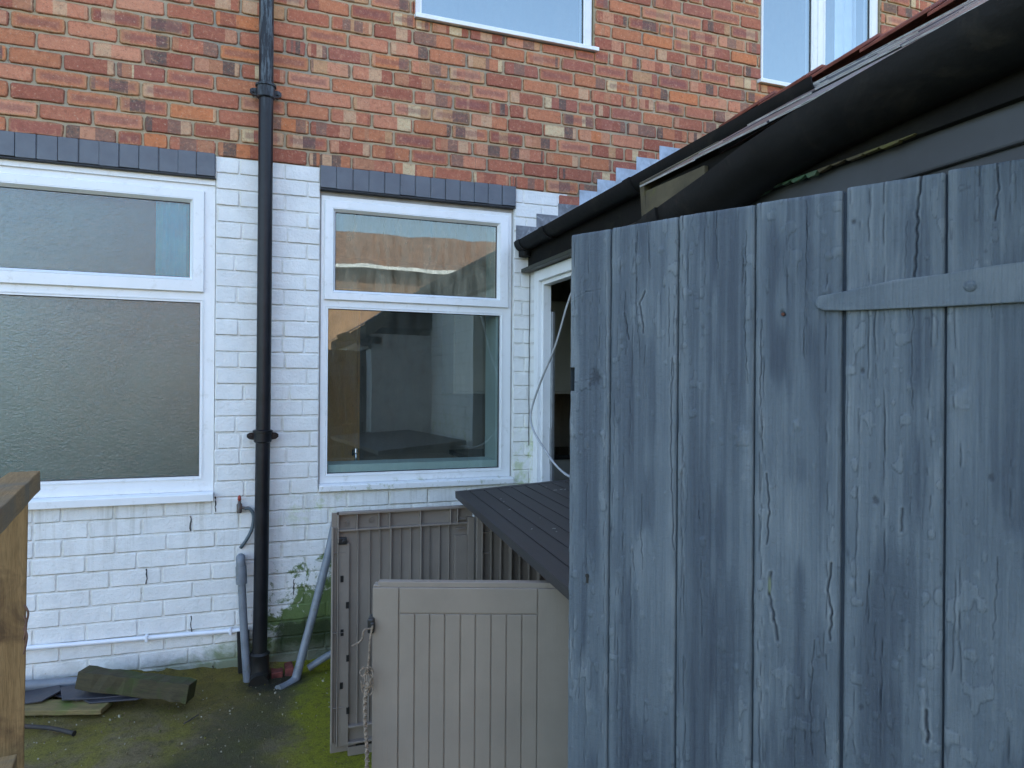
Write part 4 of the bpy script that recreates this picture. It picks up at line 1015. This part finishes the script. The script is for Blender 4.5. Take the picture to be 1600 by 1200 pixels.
# ------------------------------------------------------------------ storage box
box = thing('storage_box', 'large taupe plastic garden storage box standing open, dark slatted lid', 'storage box', (.9, -1.2, 0))
def bb(mb, name, mats, parent, **k):
    o = mb.build(name, mats, parent, **k)
    o.matrix_parent_inverse = Matrix.Translation((-.9, 1.2, 0)) if parent == box else Matrix.Identity(4)
    return o
YD = -.995
def fd(x, y): p = onY(x, y, YD); return p.x, p.z
# far door, inner face ribbed
b = MB()
xl, _ = fd(518, 1000); xr, _ = fd(740, 900); zt = fd(527, 801)[1]; zb = .015
XL = lambda px: fd(px, 900)[0]; ZZ = lambda py, px=630: fd(px, py)[1]
b.box((xl, YD+.022, zb), (xr, YD+.030, zt-.004))
def rib(x0, x1, z0, z1, d, m=0): b.box((x0, YD+.022-d, z0), (x1, YD+.0221, z1), m)
lx = xl
rib(lx, lx+.006, .06, zt-.06, .022); rib(lx+.006, XL(527), .06, zt-.06, .008)
rib(XL(527), XL(546), .045, zt-.125, .018)                    # left stile with slots
rib(XL(527), XL(528.6), .05, zt-.12, .026)
rib(XL(527), xr, zt-.010, zt, .028); rib(XL(527), xr, zt-.078, zt-.070, .022); rib(XL(527), XL(529), zt-.12, zt, .028)
for px in (557, 591, 608, 656, 703, 714): rib(XL(px), XL(px)+.004, zt-.078, zt, .024)
for px in (559, 578, 594, 610, 626, 642, 657, 671, 687, 702): rib(XL(px), XL(px)+.003+(.002 if px in (559, 610, 657) else 0), .12, zt-.074, .012 + (.010 if px in (610, 657) else 0))
rib(XL(711), XL(730), .1, zt-.125, .020); rib(XL(730.5), xr, .05, zt-.05, .026); rib(XL(714), XL(728), zt-.06, zt-.055, .02); rib(XL(714), XL(728), zt-.10, zt-.095, .02)
for zz in (.20, .50, .82): rib(lx, XL(540), zz, zz+.003, .020)
rib(XL(546), xr, .05, .058, .025); rib(XL(546), xr, .115, .123, .025); rib(XL(546), xr, .0, .035, .015)
fdo = bb(b, 'door', M['taupein'], box, bevel=.0012, seg=1); fdo['label'] = 'ribbed inner side of the far door'
b = MB()
for i, (px, py) in enumerate(((534.5, 905), (543, 946), (534.5, 989), (543.5, 1029), (533.5, 1072), (543.5, 1111))):
    x_, z_ = fd(px, py); b = MB(); b.box((x_-.006, YD+.0035-.001, z_-.013), (x_+.006, YD+.008, z_+.013)); bb(b, 'slot', M['blackp'], fdo)
x_, z_ = fd(568, 1168); b = MB(); b.box((x_-.03, YD+.010, z_-.012), (x_+.045, YD+.0215, z_+.012))
bb(b, 'slot', M['blackp'], fdo)
b = MB(); x_, z_ = fd(534, 846); b.box((x_-.017, YD-.004, z_-.013), (x_+.020, YD+.02, z_+.014)); b.tube([(x_+.01, YD-.012, z_), (x_+.01, YD+.01, z_)], .010, 10); bb(b, 'catch', M['blackp'], fdo, bevel=.003)
for px, py in ((543, 819), (581, 814)):
    x_, z_ = fd(px, py); b = MB()
    for k in range(5):
        a = 2*math.pi*k/5+.3; b.tube([(x_, YD+.018, z_), (x_+.011*math.cos(a), YD+.018, z_+.011*math.sin(a))], .0016, 5)
        a2 = a+2*math.pi/5; b.tube([(x_+.011*math.cos(a), YD+.018, z_+.011*math.sin(a)), (x_+.011*math.cos(a2), YD+.018, z_+.011*math.sin(a2))], .0014, 5)
    bb(b, 'rib_rosette', M['taupein'], fdo)
# near door, outer face
ZN = 1.87
def nw(px, py, dep=ZN):
    d = ray(px, py); return CAM+d*(dep/ (d.dot(Fw)))
nb = nw(582, 1000); dirx = Rt; 
nd_rz = math.atan2(Rt.y, Rt.x)
o0 = Vector((nb.x, nb.y, 0)); 
def nl(px, py): p = nw(px, py); return (p-o0).dot(Rt), p.z
b = MB(); ztop = nl(700, 919)[1]; xR = .60
fw = -1  # local -y is towards the camera
x1_, x2_ = nl(623, 1000)[0], nl(840, 1000)[0]; zr0 = nl(700, 959)[1]
b.box((0, .004, .02), (xR, .040, ztop))
b.box((0, -.001, .02), (x1_-.0015, .004, ztop)); b.box((x2_+.0015, -.001, .02), (xR, .004, ztop)); b.box((x1_+.0015, -.0005, zr0+.0015), (x2_-.0015, .004, ztop))
gx = [nl(px, 1000)[0] for px in (623, 648, 671.5, 695, 719.5, 743, 767.5, 791.5, 815.5, 840)]
for i in range(9): b.box((gx[i]+.0016, -.0004, .02), (gx[i+1]-.0016, .004, zr0-.0016))
b.box((.012, .006, ztop), (xR-.02, .030, ztop+.014)); b.box((.0, .004, ztop), (.02, .040, ztop+.005))
ndo = b.build('door', M['taupe'], box, bevel=.0014, seg=2); ndo['label'] = 'plank-grooved outer face of the near door'
ndo.matrix_parent_inverse = Matrix.Translation((-.9, 1.2, 0)); ndo.location = o0; ndo.rotation_euler.z = nd_rz
u_, z_ = nl(583, 976); b = MB(); b.box((-.012, -.014, z_-.020), (.006, .03, z_+.020)); b.box((-.004, -.018, z_-.012), (.008, -.006, z_+.012)); b.build('latch', M['blackp'], ndo, bevel=.005)
# far end panel inside, back panel, near end panel
b = MB(); b.box((.925, -.985, .02), (1.50, -.965, 1.0))
for i in range(13): 
    x_ = .945+i*.044; b.box((x_, -1.002-(.012 if i % 3 == 0 else 0), .05), (x_+.006, -.985, .985))
b.box((.925, -1.004, .96), (1.5, -.985, .975)); b.box((.925, -1.01, .02), (.945, -.985, 1.0)); b.box((.945, -1.0, .86), (.99, -.985, .867)); b.box((.945, -1.0, .77), (.99, -.985, .777))
bb(b, 'end_panel', M['taupein'], box, bevel=.001, seg=1)
b = MB(); b.box((1.49, -2.16, .02), (1.515, -.99, 1.03)); 
for i in range(20): b.box((1.478, -2.12+i*.056, .05), (1.49, -2.114+i*.056, 1.0))
bb(b, 'back_panel', M['taupein'], box)
b = MB(); b.box((.95, -2.20, .02), (1.50, -2.17, 1.0)); bb(b, 'end_panel', M['taupein'], box)
b = MB(); b.box((.90, -2.2, .0), (1.5, -.99, .022)); bb(b, 'base', M['taupein'], box)
# lid
LA = Vector((.850, -D+2.98, 1.035)); ex = Vector((.995, -.104, .075)).normalized(); ey = Vector((-.104, -.995, 0)).normalized(); ez = ex.cross(-ey).normalized()
if ez.z < 0: ez = -ez
Lw, Ll = .66, 1.50
b = MB()
b.box((0, 0, -.030), (Lw, Ll, -.004)); b.box((0, 0, -.0041), (.055, Ll, .0)); b.box((Lw-.05, 0, -.0041), (Lw, Ll, .0)); b.box((.057, 0, -.0041), (Lw-.052, .045, .0)); b.box((.057, Ll-.045, -.0041), (Lw-.052, Ll, .0))
nb_ = 9; w_ = (Lw-.052-.057)/nb_
for i in range(nb_): b.box((.057+i*w_+.002, .048, -.0041), (.057+(i+1)*w_-.002, Ll-.048, -.0004+random.uniform(-.0005, .0004)))
lid = b.build('lid', M['lidp'], box, bevel=.0016, seg=2)
Ml = Matrix((ex, ey, ez)).transposed().to_4x4(); Ml.translation = LA
lid.matrix_parent_inverse = Matrix.Translation((-.9, 1.2, 0)); lid.matrix_basis = Ml
# pale scratches and droppings on the lid
b = MB()
for k in range(26):
    u0_, v0_ = random.uniform(.08, .5), random.uniform(.1, 1.3); L = random.uniform(.002, .016); a = random.uniform(-.6, .6)
    b.box((u0_, v0_, .0), (u0_+L, v0_+random.uniform(.001, .0025), .0016), rot=Matrix.Rotation(a, 3, 'Z'))
b.build('pale_fleck', mat_simple('pale_grit_flecks', (.34,.34,.32), .8), lid)['kind'] = 'stuff'
# twine hanging from the latch
def W(px, py, dz=0): return nw(px, py, ZN-.03+dz)
b = MB()
def twist(pts, r, n, turns):
    P = smooth_path(pts, 14); out = [[], []]
    for i, p in enumerate(P):
        a = i/len(P)*turns*2*math.pi
        for k in (0, 1):
            out[k].append(p+(Rt*math.cos(a+k*math.pi)+Fw*math.sin(a+k*math.pi))*r*.75+Rt*random.uniform(-.0003, .0003))
    for o__ in out: b.tube(o__, r*.8, 6)
twist([W(582, 978), W(578, 1000), W(577, 1020), W(574, 1052)], .0022, 14, 14)
twist([W(574, 1070), W(570, 1100), W(571, 1140), W(573, 1170), W(573, 1215), W(571, 1300)], .0042, 14, 26)
twist([W(580, 982), W(569, 985), W(565, 1000), W(551, 1009)], .0022, 8, 10)
for k in range(16):
    c = W(572+random.uniform(-5, 6), 1062+random.uniform(-14, 16)); a, rr = random.random()*6.3, random.uniform(.006, .017); tilt = random.uniform(-1, 1)
    ring = [c+(Rt*math.cos(t_)*rr*.8+Up*math.sin(t_)*rr*1.2)*1.0+Fw*(math.sin(t_+a)*rr*tilt) for t_ in [a+2*math.pi*i/14*random.uniform(.5, 1) for i in range(15)]]
    b.tube(smooth_path(ring[:random.randint(6, 15)], 2), .0016, 5)
tag(b.build('hemp_twine', M['twine'], None, smooth=True), 'frayed hemp twine with a tangled knot hanging from the black latch', 'twine')
# cable at the doorway
XC = XE-.05
P = [onX(900, 440, XC), onX(886, 478, XC), onX(868, 540, XC), onX(848, 588, XC), onX(833, 630, XC), onX(829, 655, XC-.01), onX(836, 678, XC-.02), onX(852, 703, XC-.02), onX(866, 724, XC-.03), onX(884, 741, XC-.04), onX(900, 748, XC-.05)]
b = MB(); b.tube(smooth_path(P), .0058, 10)
tag(b.build('cable', M['cable'], None, smooth=True), 'loose pale cable looping down across the open white door frame', 'cable')
# ------------------------------------------------------------------ timber post and rail, left foreground
pr = thing('timber_rail', 'weathered softwood post with angled top rail at the left edge of the yard', 'railing')
c0 = nw(41, 900, 1.62); c1 = nw(33, 1200, 1.62)
b = MB(); hd = Vector((237-800, 0, 0)); rd = (Rt*((215-800)/FPX)+Fw).normalized(); rp_ = Vector((rd.y, -rd.x, 0)).normalized()
def rail(A, B, w, h, mat, nm, cuts=12, jit=.001):
    A, B = Vector(A), Vector(B); t = (B-A).normalized(); s_ = t.cross(Up).normalized(); u_ = s_.cross(t); L = (B-A).length
    b = MB(); vs = []
    for i in range(cuts+1):
        for (a, c_) in ((-1, -1), (1, -1), (1, 1), (-1, 1)): vs.append((L*i/cuts, a*w/2+random.uniform(-jit, jit), c_*h/2+random.uniform(-jit, jit)))
    fs = [(0, 1, 2, 3), tuple(cuts*4+k for k in (3, 2, 1, 0))]
    for i in range(cuts):
        for k in range(4): fs.append((i*4+k, (i+1)*4+k, (i+1)*4+(k+1) % 4, i*4+(k+1) % 4))
    b.add(vs, fs); o = b.build(nm, mat, pr, bevel=.002)
    M_ = Matrix((t, s_, u_)).transposed().to_4x4(); M_.translation = A; o.matrix_basis = M_; return o
E_ = nw(38, 752, 1.55); rail(E_, E_-rd*1.1, .058, .042, M['railwood'], 'top_rail')
pc = nw(-4, 900, 1.60); pt_ = Vector((pc.x, pc.y, nw(2, 789, 1.60).z+.02))
b = MB(); ax_ = Rt; ay_ = Fw
hw = .0555
pF = (pt_-CAM); pF.z = 0; pF.normalize(); pR = Vector((pF.y, -pF.x, 0))
vs = []
for i in range(15):
    z_ = -.05+(pt_.z+.05)*i/14; off = (z_-1.2)*.0075
    for (a, c_) in ((-1, -1), (1, -1), (1, 1), (-1, 1)): vs.append(Vector((pt_.x, pt_.y, z_))+pR*(a*hw+off+random.uniform(-.001, .001))+pF*(c_*.035))
fs = [(0, 1, 2, 3), tuple(14*4+k for k in (3, 2, 1, 0))]
for i in range(14):
    for k in range(4): fs.append((i*4+k, (i+1)*4+k, (i+1)*4+(k+1) % 4, i*4+(k+1) % 4))
b.add(vs, fs); b.build('post', M['postwood'], pr, bevel=.003)
E2 = nw(6, 1215, 1.52); rail(E2, E2-rd*1.0, .045, .09, M['railwood'], 'lower_rail')
b = MB()
for (ya, yb, bul) in ((945, 985, 6), (980, 1022, 4), (962, 1000, 3)):
    b.tube(smooth_path([nw(38, ya, 1.55), nw(38+bul, (ya+yb)/2-8, 1.55), nw(38+bul*.6, (ya+yb)/2+6, 1.55), nw(37, yb, 1.55)]), .0022, 6)
tag(b.build('rusty_wire', mat_simple('rusty_wire', (.13,.07,.045), .8, .4, 60), None, smooth=True), 'bit of rusty wire curling off the side of the timber post', 'wire')
# ------------------------------------------------------------------ what the panes reflect: houses and a bare tree behind the camera
nh = thing('opposite_house', 'sunlit brick house across the gardens, seen only mirrored in the kitchen window', 'house', (4, -22, 0))
b = MB(); b.box((-9, -4, 0), (9, 3, 5.2)); b.build('wall', M['plainbrick'], nh)
b = MB(); b.prism([(-9.3, 3.4, 5.1), (-9.3, .6, 6.8), (-9.3, -4.4, 5.1)], (18.6, 0, 0)); b.build('roof', M['rooftile'], nh)
b = MB(); b.box((-9.2, 3.4, 5.08), (9.2, 3.5, 5.2)); b.build('gutter', M['whitepipe'], nh)
for x_ in (-6.5, -3, .5, 4, 7):
    for z_ in (1.0,):
        b = MB(); b.box((x_-.7, 2.98, z_), (x_+.7, 3.04, z_+1.3)); w_ = b.build('window', M['whitepipe'], nh)
        b = MB(); b.box((x_-.6, 3.03, z_+.1), (x_+.6, 3.055, z_+1.2)); b.build('pane', M['blackp'], w_)
def bare_tree(loc, h, label, seed):
    rs = random.Random(seed); b = MB()
    def br(p, d, L, r, lv):
        q = p+d*L; b.tube([p, p.lerp(q, .5)+Vector((rs.uniform(-1, 1), rs.uniform(-1, 1), 0))*L*.04, q], [r, r*.85, r*.7], 6 if lv < 2 else 4)
        if lv >= 5: return
        for k in range(3 if lv < 3 else 2):
            nd_ = (d+Vector((rs.uniform(-.7, .7), rs.uniform(-.7, .7), rs.uniform(-.1, .5)))).normalized(); br(q, nd_, L*rs.uniform(.6, .8), r*.62, lv+1)
    br(Vector(loc), Vector((0, 0, 1)), h*.28, h*.02, 0)
    t_ = tag(b.build('bare_tree', M['bark'], None), label, 'tree')
bare_tree((12, -14, 0), 10, 'bare winter tree mirrored faintly in the upstairs window', 3)

for (px, ya, yb) in ((298, 806, 830), (229, 889, 912), (299, 962, 988), (337, 776, 800), (459, 905, 930), (333, 1040, 1052)):
    p, q = onY(px, ya), onY(px, yb); b = MB(); pts = [Vector((p.x+random.uniform(-.003, .003), -.0005, p.z+(q.z-p.z)*i/6)) for i in range(7)]
    b.tube(pts, [random.uniform(.0015, .0035) for _ in pts], 5); b.build('open_joint', M['gasket'], house)
